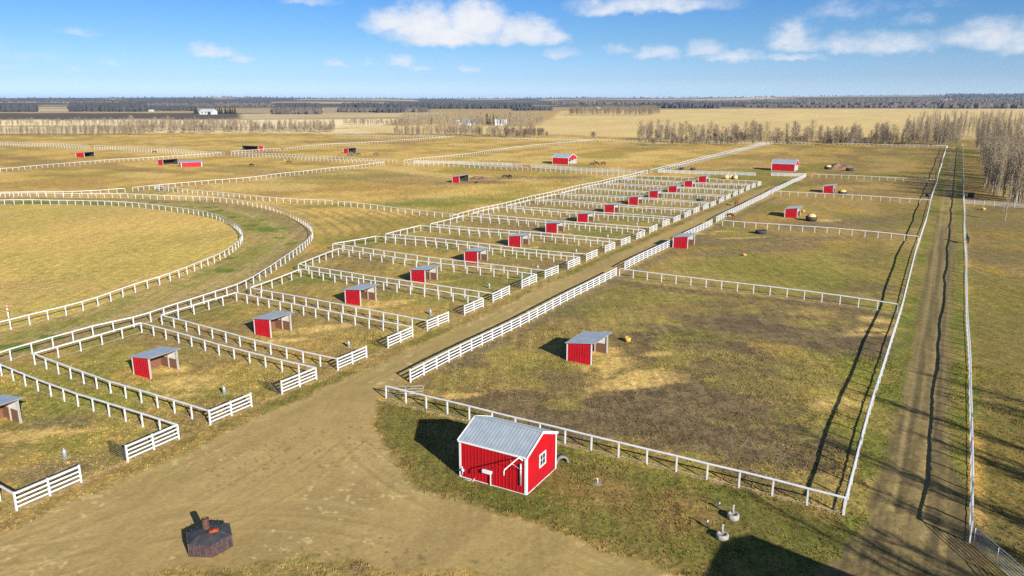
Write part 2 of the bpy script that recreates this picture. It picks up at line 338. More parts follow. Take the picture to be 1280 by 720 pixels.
    yc = mix(yc, C(.45,.36,.19), .6*sstep(.72, .80, fbm(x*2.2+55, y*2.2, 89, 2))*sstep(.5, .6, n2))
    gcen = sstep(.7, .2, np.abs(v+49.4+.6*(n2-.5)))*(u > 75)*(u < 262); yc = mix(yc, C(.235,.185,.068), .5*gcen)
    col = mix(col, yc, dm)
    edge = np.exp(-(dd/.55)**2)*sstep(-.5, .5, bv)*(r < 160); col = mix(col, C(.37,.28,.135), .5*edge*sstep(.45, .62, nf))
    sl = np.abs(v+45.2) < 1.4
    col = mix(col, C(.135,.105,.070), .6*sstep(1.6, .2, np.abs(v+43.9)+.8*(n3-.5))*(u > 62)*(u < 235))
    # lane: two ruts, dirt with tree shade darkened into its brown
    td = poly_sd(x, y, track_poly)+1.1*(fbm(x*.4+8, y*.4, 26, 4)-.5)+.5*(nf-.5)
    tm = sstep(.4, -.5, td)
    tc = mix(C(.178,.132,.062)*np.ones((len(x), 1)), C(.105,.081,.044), sstep(.38, .62, fbm(v*2.4, u*.035, 28, 4))); tc = mix(tc, C(.26,.195,.09), .45*np.maximum(np.exp(-((v+.55)/.35)**2), np.exp(-((v-1.3)/.35)**2))*(u > 52))
    tc = mix(tc, C(.28,.215,.072), .7*sstep(170, 230, u)*sstep(.35, .6, n3))
    for pts in (P((1166,420),(1160,500),(1140,590),(1092,680),(990,752)), P((1128,520),(1100,610),(1040,676),(940,735)), P((1180,560),(1176,640),(1150,720),(1100,800))):
        d = seg_dist(x, y, [tuple(q) for q in spline(pts, 8)]); tc = mix(tc, C(.085,.066,.038), .6*np.exp(-(d/.28)**2)*sstep(.25, .5, n3)); tc = mix(tc, C(.25,.19,.09), .4*np.exp(-((d-.55)/.2)**2)*sstep(.3, .55, n2))
    lane = sstep(-3.7, -3.3, v)*sstep(4.2, 3.8, v)*(u > 46)
    col = mix(col, mix(C(.115,.125,.028)*np.ones((len(x), 1)), C(.19,.155,.048), sstep(.44, .62, n2)), .8*lane); col = mix(col, tc, tm*.95)
    rp = sstep(4.5, 5.5, v)*sstep(20, 40, u)*sstep(250, 235, u); col = mix(col, mix(C(.105,.092,.030)*np.ones((len(x), 1)), C(.165,.122,.046), sstep(.45, .62, n2*.5+n1*.5)), .8*rp*sstep(150, 60, u)+.45*rp*(1-sstep(150, 60, u)))  # right pasture turf, tree shade put into its darker colour towards the front
    # far fields beyond the property
    lab = np.zeros(len(x), np.int32)
    def field(pts, c, amt=1.0, l=0, w=4.0):
        nonlocal col
        sd = poly_sd(x, y, pts); t = sstep(w, -w, sd)*amt
        col = mix(col, C(*c)*(.86+.28*fbm(u*.006, v*.03, 77, 3)[:, None]), t)
        if l: lab[sd < 0] = l
    beyond = sstep(545, 575, u+0*v)*(r < 40000); col = mix(col, C(.30,.22,.12), beyond*.9*sstep(900, 1500, r))
    field(P((-300,163),(60,168),(420,166),(700,170),(960,172.5),(1500,178),(1500,140),(-300,140)), (.34,.245,.11), .9, 0, 8)
    field(P((640,166),(690,148),(700,139),(900,136.5),(1180,135),(1400,134),(1400,176),(1000,170),(800,172)), (.48,.365,.175), 1, 6, 6)
    field(P((-300,150.5),(120,150.5),(300,150),(500,149),(470,160.5),(200,157.5),(-300,157)), (.62,.52,.34), 1, 6, 6)
    field(P((-300,158.5),(200,159),(470,161.5),(470,167),(200,166),(-300,168.5)), (.55,.45,.27), 1, 6, 6)
    field(P((420,158),(560,155),(660,158),(640,168),(470,166)), (.50,.38,.19), 1, 6, 5)
    field(P((-300,142),(120,141.5),(330,141.5),(330,148.8),(-300,149.5)), (.085,.070,.066), 1, 5, 8)
    field(P((300,142.5),(560,141),(520,146),(300,148.5)), (.40,.32,.22), 1, 6, 8)
    field(P((40,136),(100,135.6),(110,138.6),(30,139)), (.42,.34,.25), 1, 6, 12)
    field(P((300,136.5),(460,135),(440,139),(310,141)), (.30,.24,.18), 1, 6, 12)
    mot = fbm(x*.0011+3, y*.0022, 91, 3); fm = sstep(2300, 3200, r)
    col = mix(col, mix(C(.055,.052,.050)*np.ones((len(x), 1)), C(.36,.28,.19), sstep(.56, .62, mot)), fm*.95)
    z = z+near*(.05*(nf-.5)+.03*(n3-.5))*(1-.7*dm)
    rut = np.exp(-((v+.55)/.3)**2)+np.exp(-((v-1.3)/.3)**2); z -= .07*rut*near*(u > 55)
    z[r < .5] = 0
    col = np.clip(col*np.array([1.02, 1.0, .90])[None, :], .012, .8)
    lab[(dm > .5)] = 1; lab[(tm > .5) & (lane > -1) & (r < 600)] = 2; lab[(ring > .5) & (lab == 0)] = 3
    # faces
    i0 = (np.arange(nr-1)[:, None]*na+np.arange(na)[None, :]).ravel(); nx = np.where((np.arange(na)+1) == na, -na+1, 1)
    i1 = i0+np.tile(nx, nr-1); fac = np.stack([i0, i1, i1+na, i0+na], 1)[:, ::-1]
    fl = lab[fac]; flab = np.median(fl, axis=1).astype(int); flab = np.where(np.isin(flab, (0, 1, 2, 3, 5, 6)), flab, 0)
    names = {0: 'ground', 1: 'dirt_road', 2: 'farm_track', 3: 'race_track', 5: 'ploughed_field', 6: 'stubble_field'}
    labels = {0: 'dry autumn pasture of tan and green grass', 1: 'wide tan dirt yard and alley between the paddocks', 2: 'two rutted dirt farm lane between two white fences', 3: 'rough grassy oval track between two white rails', 5: 'dark ploughed field beyond the tree belts', 6: 'pale stubble field beyond the fences'}
    wt = np.zeros(len(x)); wt[:] = np.clip(1-dm-.7*tm, 0, 1)
    co = np.stack([x, y, z], 1)
    for l, nm in names.items():
        fs = fac[flab == l]
        if not len(fs): continue
        idx, inv = np.unique(fs.ravel(), return_inverse=True)
        me = bpy.data.meshes.new(nm); me.vertices.add(len(idx)); me.vertices.foreach_set('co', co[idx].ravel())
        me.loops.add(len(inv)); me.loops.foreach_set('vertex_index', inv.astype(np.int32)); me.polygons.add(len(fs))
        me.polygons.foreach_set('loop_start', np.arange(0, len(inv), 4, dtype=np.int32)); me.polygons.foreach_set('loop_total', np.full(len(fs), 4, np.int32))
        me.polygons.foreach_set('use_smooth', np.ones(len(fs), bool))
        me.update(calc_edges=True)
        ca = me.attributes.new('albedo', 'FLOAT_COLOR', 'POINT'); ca.data.foreach_set('color', np.concatenate([col[idx], np.ones((len(idx), 1))], 1).ravel().astype(np.float32))
        ga = me.attributes.new('turf', 'FLOAT', 'POINT'); ga.data.foreach_set('value', wt[idx].astype(np.float32))
        me.materials.append(M['ground']); o = add(nm, me); tag(o, labels[l], 'ground' if l in (0,) else nm.split('_')[-1], None, 'structure')
    # tussocks of dry grass over the nearest turf
    sel = []
    r_ = np.sqrt(rng.random(90000)*(92**2-40**2)+40**2); aa = (rng.random(90000)-.5)*1.45
    tx = r_*np.sin(aa); ty = r_*np.cos(aa)
    ri = np.searchsorted(rad, r_).clip(0, nr-1); ai = np.searchsorted(az, aa).clip(0, na-1); ii = ri*na+ai
    keep = (wt[ii] > .6) & (col[ii].mean(1) < .20) & (rng.random(90000) < .25+.75*sstep(.42, .62, fbm(tx*.35, ty*.35, 55, 3)))
    keep &= ~((np.abs(tx*AX.x+ty*AX.y-46.3) < 2.6) & (np.abs(tx*CR.x+ty*CR.y+27) < 3.1))
    tx = tx[keep]; ty = ty[keep]; cc = col[ii[keep]]; zz = z[ii[keep]]; n = len(tx)
    vs = []; nb = 3
    for b in range(nb):
        an = rng.random(n)*6.283; w = .03+.03*rng.random(n); h = .05+.11*rng.random(n)**2; le = .10*(rng.random(n)-.3); ox = .12*(rng.random(n)-.5); oy = .12*(rng.random(n)-.5)
        ca, sa = np.cos(an), np.sin(an)
        vs.append(np.stack([np.stack([tx+ox-ca*w, ty+oy-sa*w, zz-.02], 1), np.stack([tx+ox+ca*w, ty+oy+sa*w, zz-.02], 1), np.stack([tx+ox-sa*le, ty+oy+ca*le, zz+h], 1)], 1))
    V = np.concatenate(vs).reshape(-1, 3); nt = len(V)//3
    cv = np.repeat(np.concatenate([cc]*nb)*(0.72+.42*rng.random((nt, 1))), 3, axis=0)
    me = bpy.data.meshes.new('grass_tufts'); me.vertices.add(len(V)); me.vertices.foreach_set('co', V.ravel()); me.loops.add(len(V)); me.loops.foreach_set('vertex_index', np.arange(len(V), dtype=np.int32))
    me.polygons.add(nt); me.polygons.foreach_set('loop_start', np.arange(0, len(V), 3, dtype=np.int32)); me.polygons.foreach_set('loop_total', np.full(nt, 3, np.int32)); me.update(calc_edges=True)
    ca = me.attributes.new('albedo', 'FLOAT_COLOR', 'POINT'); ca.data.foreach_set('color', np.concatenate([cv, np.ones((len(V), 1))], 1).ravel().astype(np.float32))
    ga = me.attributes.new('turf', 'FLOAT', 'POINT'); ga.data.foreach_set('value', np.ones(len(V), np.float32))
    me.materials.append(M['ground']); tag(add('grass_tufts', me), 'short dry grass tufts scattered over the nearest turf', 'grass', None, 'stuff')

def ground_material():
    m = bpy.data.materials.new('turf_and_dirt'); m.use_nodes = True; nt = m.node_tree; N = nt.nodes; L = nt.links; b = N['Principled BSDF']
    b.inputs['Roughness'].default_value = .95; b.inputs['Specular IOR Level'].default_value = .08
    at_ = N.new('ShaderNodeAttribute'); at_.attribute_name = 'albedo'; tu = N.new('ShaderNodeAttribute'); tu.attribute_name = 'turf'
    tc = N.new('ShaderNodeTexCoord')
    def noise(scale, detail, rough=.6, stretch=None):
        n = N.new('ShaderNodeTexNoise'); n.inputs['Scale'].default_value = scale; n.inputs['Detail'].default_value = detail; n.inputs['Roughness'].default_value = rough
        if stretch:
            mp = N.new('ShaderNodeMapping'); mp.inputs['Rotation'].default_value = (0, 0, -ANG); mp.inputs['Scale'].default_value = stretch; L.new(tc.outputs['Object'], mp.inputs[0]); L.new(mp.outputs[0], n.inputs['Vector'])
        else: L.new(tc.outputs['Object'], n.inputs['Vector'])
        return n.outputs['Fac']
    def mr(x, a, b2, c, d):
        n = N.new('ShaderNodeMapRange'); L.new(x, n.inputs[0]); n.inputs[1].default_value = a; n.inputs[2].default_value = b2; n.inputs[3].default_value = c; n.inputs[4].default_value = d; return n.outputs[0]
    def mth(op, x, y):
        n = N.new('ShaderNodeMath'); n.operation = op
        for i, q in enumerate((x, y)):
            if isinstance(q, (int, float)): n.inputs[i].default_value = q
            else: L.new(q, n.inputs[i])
        return n.outputs[0]
    f1 = noise(3.2, 5, .7); f2 = noise(.75, 5, .65); f3 = noise(11, 3, .7); f4 = noise(.5, 4, .6, (3.2, .22, 1)); f5 = noise(1.3, 2, .5)
    g1 = mr(f1, .30, .70, .50, 1.44); d1 = mr(f1, .30, .70, .84, 1.16)
    mxf = N.new('ShaderNodeMix'); mxf.data_type = 'FLOAT'; L.new(tu.outputs['Fac'], mxf.inputs[0]); L.new(d1, mxf.inputs[2]); L.new(g1, mxf.inputs[3])
    v2 = mth('MULTIPLY', mr(f2, .3, .7, .70, 1.28), mr(f4, .3, .7, .82, 1.18)); v2 = mth('MULTIPLY', v2, mr(f3, .3, .7, .76, 1.24))
    mx2 = N.new('ShaderNodeMix'); mx2.data_type = 'FLOAT'; L.new(mr(tu.outputs['Fac'], 0, 1, .3, 1), mx2.inputs[0]); mx2.inputs[2].default_value = 1; L.new(v2, mx2.inputs[3]); v = mth('MULTIPLY', mxf.outputs[0], mx2.outputs[0])
    # hue drift between straw and green
    mc = N.new('ShaderNodeMix'); mc.data_type = 'RGBA'; mc.blend_type = 'MULTIPLY'; L.new(at_.outputs['Color'], mc.inputs[6])
    rp = N.new('ShaderNodeValToRGB'); rp.color_ramp.elements[0].position = .36; rp.color_ramp.elements[0].color = (.90, 1.0, .80, 1); rp.color_ramp.elements[1].position = .62; rp.color_ramp.elements[1].color = (1.12, .985, 1.06, 1)
    L.new(f5, rp.inputs[0]); L.new(rp.outputs[0], mc.inputs[7]); L.new(mth('MULTIPLY', tu.outputs['Fac'], .8), mc.inputs[0])
    sc = N.new('ShaderNodeVectorMath'); sc.operation = 'SCALE'; L.new(mc.outputs[2], sc.inputs[0]); L.new(v, sc.inputs['Scale'])
    L.new(sc.outputs[0], b.inputs['Base Color'])
    bp = N.new('ShaderNodeBump'); bp.inputs['Distance'].default_value = .10; L.new(mth('ADD', f1, mth('MULTIPLY', f3, .4)), bp.inputs['Height']); L.new(mr(tu.outputs['Fac'], 0, 1, .18, .55), bp.inputs['Strength']); L.new(bp.outputs[0], b.inputs['Normal'])
    return m
M['ground'] = ground_material()
make_ground()

# ------------------------------------------------------------------ fences
ORD = ['first','second','third','fourth','fifth','sixth','seventh','eighth','ninth','tenth','eleventh','twelfth','thirteenth','fourteenth','fifteenth']
def post_mesh():
    m = MB(); m.box(-.055, .055, -.055, .055, -.35, FH-.14); return m.mesh('fence_post', M['white'])
def bpost_mesh():
    m = MB(); m.box(-.06, .06, -.06, .06, -.35, FH+.03); m.raw([(-.075,-.075,FH+.03),(.075,-.075,FH+.03),(.075,.075,FH+.03),(-.075,.075,FH+.03),(0,0,FH+.08)], [(3,2,1,0),(0,1,4),(1,2,4),(2,3,4),(3,0,4)]); return m.mesh('board_post', M['white'])
POST, BPOST = post_mesh(), bpost_mesh()
def resample(path, sp):
    path = [Vector(p) for p in path]; cum = [0]
    for a, b in zip(path[:-1], path[1:]): cum.append(cum[-1]+(b-a).length)
    n = max(1, round(cum[-1]/sp)); out = []; j = 0
    for i in range(n+1):
        s = cum[-1]*i/n
        while j < len(path)-2 and cum[j+1] < s: j += 1
        l = cum[j+1]-cum[j]; out.append(path[j].lerp(path[j+1], (s-cum[j])/l if l > 0 else 0))
    return out
def sweep(mb, pts, prof):             # pts 3D; prof list of (side, up)
    n = len(prof); base = len(mb.v); pts = [Vector(p) for p in pts]
    for i, p in enumerate(pts):
        a = pts[max(i-1, 0)]; b = pts[min(i+1, len(pts)-1)]; d = (b-a); d.z = 0; d.normalize()
        sd = Vector((d.y, -d.x, 0)); k = 1.0
        if 0 < i < len(pts)-1:
            e = (p-a); e.z = 0; e.normalize(); k = 1/max(.5, abs(e.dot(d)))
        for s_, u_ in prof: mb.v.append(tuple(p+sd*s_*k+Vector((0, 0, u_))))
    for i in range(len(pts)-1):
        for k in range(n):
            q = base+i*n+k; w = base+i*n+(k+1) % n; mb.f.append((q, w, w+n, q+n))
    mb.f.append(tuple(base+k for k in range(n))); e = base+(len(pts)-1)*n; mb.f.append(tuple(e+k for k in range(n))[::-1])
RAILP = [(-.045,-.135),(.045,-.135),(.06,-.11),(.06,-.022),(.042,0),(-.042,0),(-.06,-.022),(-.06,-.11)]
WIREP = [(-.013,0),(.013,0),(.013,.028),(-.013,.028)]
def fence(runs, label, group=None, name='rail_fence'):
    """runs: list of (points, style 'rail'|'board')"""
    p0 = Vector(runs[0][0][0]); root = empty(name, (p0.x, p0.y, gz(p0.x, p0.y)), 0, label, 'fence', group)
    o = Vector(root.location); posts = []; rail = MB(); wire = MB(); mid = MB(); bsets = []; seen = []
    for pts, style in runs:
        pts = [Vector(p) for p in pts]
        # corner to corner
        rs = []; seg = [pts[0]]
        if 'railc' in style:
            rs = resample(pts, 2.45)
        else:
            for a, b in zip(pts[:-1], pts[1:]):
                q = resample([a, b], 2.45 if style == 'rail' else 2.35); rs += q if not rs else q[1:]
        P3 = [G(p)-o for p in rs]
        wob = [random.uniform(-.018, .018) for _ in P3]
        if style.startswith('rail'):
            sweep(rail, [p+Vector((0, 0, FH+w)) for p, w in zip(P3, wob)], RAILP)
            if style == 'railc2': sweep(mid, [p+Vector((0, 0, .40+w)) for p, w in zip(P3, wob)], [(-.025,-.07),(.025,-.07),(.025,0),(-.025,0)])
            sweep(wire, [p+Vector((0, 0, .10)) for p in P3], WIREP)
        else:
            top = MB(); boards = [MB(), MB(), MB()]; bsets.append((top, boards))
            sweep(top, [p+Vector((0, 0, FH)) for p in P3], [(-.03,-.15),(.03,-.15),(.03,-.025),(.075,-.025),(.075,0),(-.075,0),(-.075,-.025),(-.03,-.025)])
            for k in range(3): sweep(boards[k], [p+Vector((0, 0, .20+.335*k)) for p in P3], [(-.022,0),(.022,0),(.022,.125),(-.022,.125)])
        for p, w in zip(P3, rs):
            if all((w-s).length > .6 for s in seen[-60:]) and all((w-s).length > .6 for s in seen[:1]): seen.append(w); posts.append((p, style))
    if rail.v: rail.build('top_rail', M['white'], root)
    if mid.v: mid.build('middle_rail', M['white'], root)
    if wire.v: wire.build('bottom_rail', M['lowrail'], root)
    for top, boards in bsets:
        top.build('top_board', M['white'], root)
        for b in boards: b.build('board', M['white'], root)
    posts.sort(key=lambda q: (o+q[0]).length)
    for p, st in posts[:100]:
        q = add('post', POST if st.startswith('rail') else BPOST, root, p, ANG); q.rotation_euler = (random.uniform(-.012, .012), random.uniform(-.012, .012), ANG)
    if posts[100:]:
        mb = MB()
        for p, st in posts[100:]: mb.box(p.x-.065, p.x+.065, p.y-.065, p.y+.065, p.z-.35, p.z+FH-.1)
        mb.build('far_posts', M['white'], root)['kind'] = 'stuff'
    return root

# fifteen small paddocks along the alley
VF = -54.0
NA = [24.4+16.2*k for k in range(15)]
NA = [24.4,40.8,57.2,73.4,89.3,105.5,121.6,138.2,154.5,171.0,186.9,202.7,218.5,234.6,251.0]
backA = {0:(26.5,-82.5),1:(42.1,-83.8),2:(58.4,-84.7),3:(74.9,-87.1),4:(89.6,-92.2),5:(106.7,-100.4),6:(120.6,-98.8),7:(135.6,-98.4)}
backB = {0:(38.4,-83.2),1:(55.0,-83.9),2:(71.7,-86.4),3:(87.3,-89.4),4:(103.2,-95.8),5:(117.6,-99.0),6:(132.6,-98.8),7:(149.0,-98.6)}
paddock_gates = []
for k in range(15):
    a0 = NA[k]; a1 = a0+4.65; b0 = a0+8.45; b1 = a0+13.15; vf = VF-.055*k*.9
    bA = backA.get(k, (a0-1.6, -98.6)); bB = backB.get(k, (b1-1.9, -98.7))
    # cross fences bow slightly in the nearest paddocks
    crA = [site(a0, vf), site((a0+bA[0])/2-.3, (vf+bA[1])/2), site(*bA)]; crB = [site(*bB), site((b1+bB[0])/2-.3, (vf+bB[1])/2), site(b1, vf)]
    mid = [site(*bA), site(*bB)]
    if k == 0: mid = [site(26.5,-82.5), site(38.4,-83.2)]
    runs = [([site(a1, vf), site(a0, vf)], 'board'), (crA, 'rail'), (mid, 'rail'), (crB, 'rail'), ([site(b1, vf), site(b0, vf)], 'board')]
    fence(runs, 'white rail fence with board end panels around the %s small paddock from the front' % ORD[k], 'fences of the small paddocks along the alley', 'paddock_fence')
    paddock_gates.append((b0, a1, vf))
# alley right-hand board fence, in three runs
fence([([site(57.9,-45.0), site(113.4,-45.3)], 'board')], 'white four board fence along the alley beside the nearest large paddock', 'board fences along the alley', 'board_fence')
fence([([site(117.9,-45.6), site(143.2,-45.9)], 'board')], 'white four board fence along the alley ending at the shelter set into it', 'board fences along the alley', 'board_fence')
fence([([site(149.8,-45.9), site(172.5,-45.9)], 'board')], 'white four board fence along the alley just beyond the shelter set into it', 'board fences along the alley', 'board_fence')
fence([([site(176.5,-46.0), site(239.5,-46.4)], 'board')], 'white four board fence along the alley past the two middle paddocks', 'board fences along the alley', 'board_fence')
fence([([site(241,-46.4), site(300,-46.2), site(297,-58)], 'board')], 'white four board fence at the far right end of the alley turning left', 'board fences along the alley', 'board_fence')
fence([([site(293.5,-63), site(289.5,-92), site(288,-99)], 'board')], 'white four board fence across the far end of the alley, left of the opening', 'board fences along the alley', 'board_fence')
# large paddocks at right
fence([([site(53.4,-44.5), site(52.7,-3.6)], 'rail')], 'white rail fence running behind the small red shed, nearest of the cross fences', 'cross fences of the large paddocks', 'rail_fence')
fence([([site(113.4,-44.7), site(111.8,-4.0)], 'rail')], 'white rail fence beyond the yellow tub, second of the cross fences at right', 'cross fences of the large paddocks', 'rail_fence')
fence([([site(172.9,-43.6), site(172.4,-3.9)], 'rail')], 'white rail fence before the round bale feeder, third of the cross fences at right', 'cross fences of the large paddocks', 'rail_fence')
fence([([site(237.5,-45.6), site(237.9,-3.8)], 'rail')], 'white rail fence in front of the farthest small shelter, fourth of the cross fences', 'cross fences of the large paddocks', 'rail_fence')
fence([([site(299.5,-44), site(300,-3.8)], 'rail')], 'white rail fence in front of the manure heap, fifth cross fence at right', 'cross fences of the large paddocks', 'rail_fence')
fence([([site(518,-180), site(517,-104)], 'rail'), ([site(517,-104), site(524.7,-3.2)], 'rail')], 'thin white rail fence along the foot of the bare tree row at the far right', None, 'rail_fence')
frs = [site(52.7,-3.55)]+[site(u, -3.6+.12*math.sin(u*.07)) for u in range(70, 524, 9)]+[site(524.7,-3.0)]
fence([(frs, 'railc2')], 'long white rail fence along the left side of the rutted farm lane', 'fences beside the farm lane', 'rail_fence')
fls = [site(53.2,4.0)]+[site(u, 4.1+.001*u+.06*math.sin(u*.09)) for u in range(62, 538, 9)]+[site(538,4.8)]
fence([(fls, 'railc')], 'long white rail fence along the right side of the rutted farm lane', 'fences beside the farm lane', 'rail_fence')
fence([(T((1206,249.5),(1282,255.5),(1400,264)), 'board')], 'white rail fence leading right from the farm lane past the lone pale tree', None, 'board_fence')
# oval
fence([(oval_out, 'railc')], 'white rail around the outside of the grassy oval track', 'rails of the oval track', 'rail_fence')
fence([(oval_in, 'railc')], 'white rail around the inside of the grassy oval track', 'rails of the oval track', 'rail_fence')
# long back fence of the alley block and pasture fences
fence([([site(148.0,-101.0), site(190,-102.4), site(282.6,-101.4)], 'rail')], 'long white rail fence along the backs of the small paddocks', None, 'rail_fence')
fence([([site(285.5,-101.4), site(375.7,-103.2), site(517,-104.6)], 'rail')], 'white rail fence running from the alley end towards the far trees, left line', 'paired fences beyond the alley', 'rail_fence')
fence([([site(289,-99), site(375.7,-100.2), site(515,-101.6)], 'rail')], 'white rail fence running from the alley end towards the far trees, right line', 'paired fences beyond the alley', 'rail_fence')
fence([(T((-60,241),(0,240),(90,239.3),(125,238),(156,236)), 'rail')], 'white rail fence close behind the far side of the oval, ending at a gap', None, 'rail_fence')
fence([(T((165.6,235),(186,232),(210,229.5),(260,225.5),(320,220.4),(390,212.5),(480,202.6)), 'rail')], 'white rail fence crossing the middle pasture from the oval gate to the paired fences', None, 'rail_fence')
fence([(T((505,200.2),(545,195.8),(585,191.8),(640,183.9),(700,178.3),(741,174.6)), 'rail')], 'white rail fence running up right from the paired fences past the big red barn', None, 'rail_fence')
fence([(T((193,232.5),(240,237),(320,245),(380,248.8),(415,250.8)), 'rail')], 'white rail fence from the oval gate along the near edge of the middle pasture', None, 'rail_fence')
fence([(T((422.5,252),(480,257.3),(562.5,267),(573,268.2)), 'rail')], 'white rail fence from the gap to the back of the small paddocks', None, 'rail_fence')
g_pair = 'paired fences across the pastures'
fence([(T((-60,174.5),(0,177.2),(60,179.4),(110,181.2)), 'rail')], 'white rail fence across the far left pasture, back line left of the gap', g_pair)
fence([(T((-60,177.3),(0,179.8),(60,182),(112,184)), 'rail')], 'white rail fence across the far left pasture, front line left of the gap', g_pair)
fence([(T((118,181.8),(200,185.6),(280,190.3)), 'rail')], 'white rail fence across the far left pasture, back line right of the gap', g_pair)
fence([(T((118,184.2),(200,188.4),(262,192)), 'rail')], 'white rail fence across the far left pasture, front line right of the gap', g_pair)
fence([(T((-60,216),(0,210.5),(80,204),(160,198),(222,194.5),(276,190.6)), 'rail')], 'white rail fence in front of the lone far left shelter, sloping up to the right', None, 'rail_fence')
fence([(T((289,189.8),(320,191),(400,195.2),(496,200)), 'rail')], 'white rail fence behind the resting horses, back line left of the crossing', g_pair)
fence([(T((289,191.8),(320,193.4),(400,198),(478,202)), 'rail')], 'white rail fence behind the resting horses, front line left of the crossing', g_pair)
fence([(T((517,200.5),(580,202),(640,204),(652,204.8)), 'board')], 'white fence in front of the big left barn, back line left of the gap', g_pair)
fence([(T((505,203),(580,205.6),(640,208.3),(660,209.3)), 'rail')], 'white rail fence beyond the lone pasture shelter, front line left of the gap', g_pair)
fence([(T((664,206),(720,208.8),(780,212.2),(809,214)), 'board')], 'white fence in front of the big left barn, back line right of the gap', g_pair)
fence([(T((664,209.6),(720,213),(780,216.8)), 'rail')], 'white rail fence in front of the big left barn, front line right of the gap', g_pair)
fence([(T((289,189.2),(320,186.8),(350,184.9)), 'rail')], 'short white rail fence in front of the low far shed with a red end', None)
fence([(T((356,184.9),(407,180),(480,176.4),(568,170)), 'rail')], 'thin white rail fence sloping up to the far tree belt', None)
fence([(T((420,168.5),(470,169.2),(557,170)), 'rail')], 'thin white rail fence along the foot of the middle tree belt, left length', 'thin fences along the far trees')
fence([(T((572,170.6),(640,173),(740,174.7),(800,175),(880,176.5),(955,178)), 'rail')], 'thin white rail fence along the foot of the middle tree belt, right length', 'thin fences along the far trees')

# ------------------------------------------------------------------ pipe gates
def pipe_gate(a, b, h, label, group, m='dark', bars=6, name='pipe_gate', r=.028):
    a = G(a); b = G(b); root = empty(name, a, math.atan2(b.y-a.y, b.x-a.x), label, 'fence' if name == 'corral_fence' else 'gate', group); L_ = (b-a).length
    f = MB(); f.tube([(0,0,.12),(0,0,h),(.06,0,h+.03),(L_-.06,0,h+.03),(L_,0,h),(L_,0,.12),(0,0,.12)], r, 6); f.build('frame', M[m], root, True)
    for i in range(bars-2):
        q = MB(); z = .12+(h-.12)*(i+1)/(bars-1); q.tube([(0,0,z),(L_,0,z)], r*.75, 6); q.build('bar', M[m], root, True)
    q = MB(); q.tube([(L_/2,0,.12),(L_/2,0,h)], r*.75, 6); q.build('upright', M[m], root, True)
    return root
for k in range(6):
    b0, a1, vf = paddock_gates[k]
    gd = (at(150,571)-at(166.7,580)).normalized(); pipe_gate(site(b0-.1, vf-.1), site(b0-.1, vf-.1)+gd*2.4, 1.15, 'dark pipe gate swung open inside the %s small paddock from the front' % ORD[k], 'open pipe gates of the small paddocks')
pipe_gate(site(53.6,-44.4), site(55.5,-41.6), 1.15, 'thin grey pipe gate beside the nearest end of the large paddock cross fence', None, 'grey', 5)
pipe_gate(site(53.0,4.2), site(49.2,6.6), 1.25, 'grey pipe corral panel joined to the end of the farm lane fence', 'grey pipe panels', 'grey', 7, 'corral_fence')
pipe_gate(site(49.1,6.7), site(45.6,8.2), 1.25, 'grey pipe corral panel nearest the front right corner', 'grey pipe panels', 'grey', 7, 'corral_fence')
for (pa, pb, wd) in (((200,236.5),(193,236),'left'),((201,237),(208,240),'right')):
    pipe_gate(at(*pa), at(*pb), 1.3, 'small white pipe gate standing open by the far side of the oval, %s leaf' % wd, 'white gates by the oval', 'white', 5, 'pipe_gate', .05)

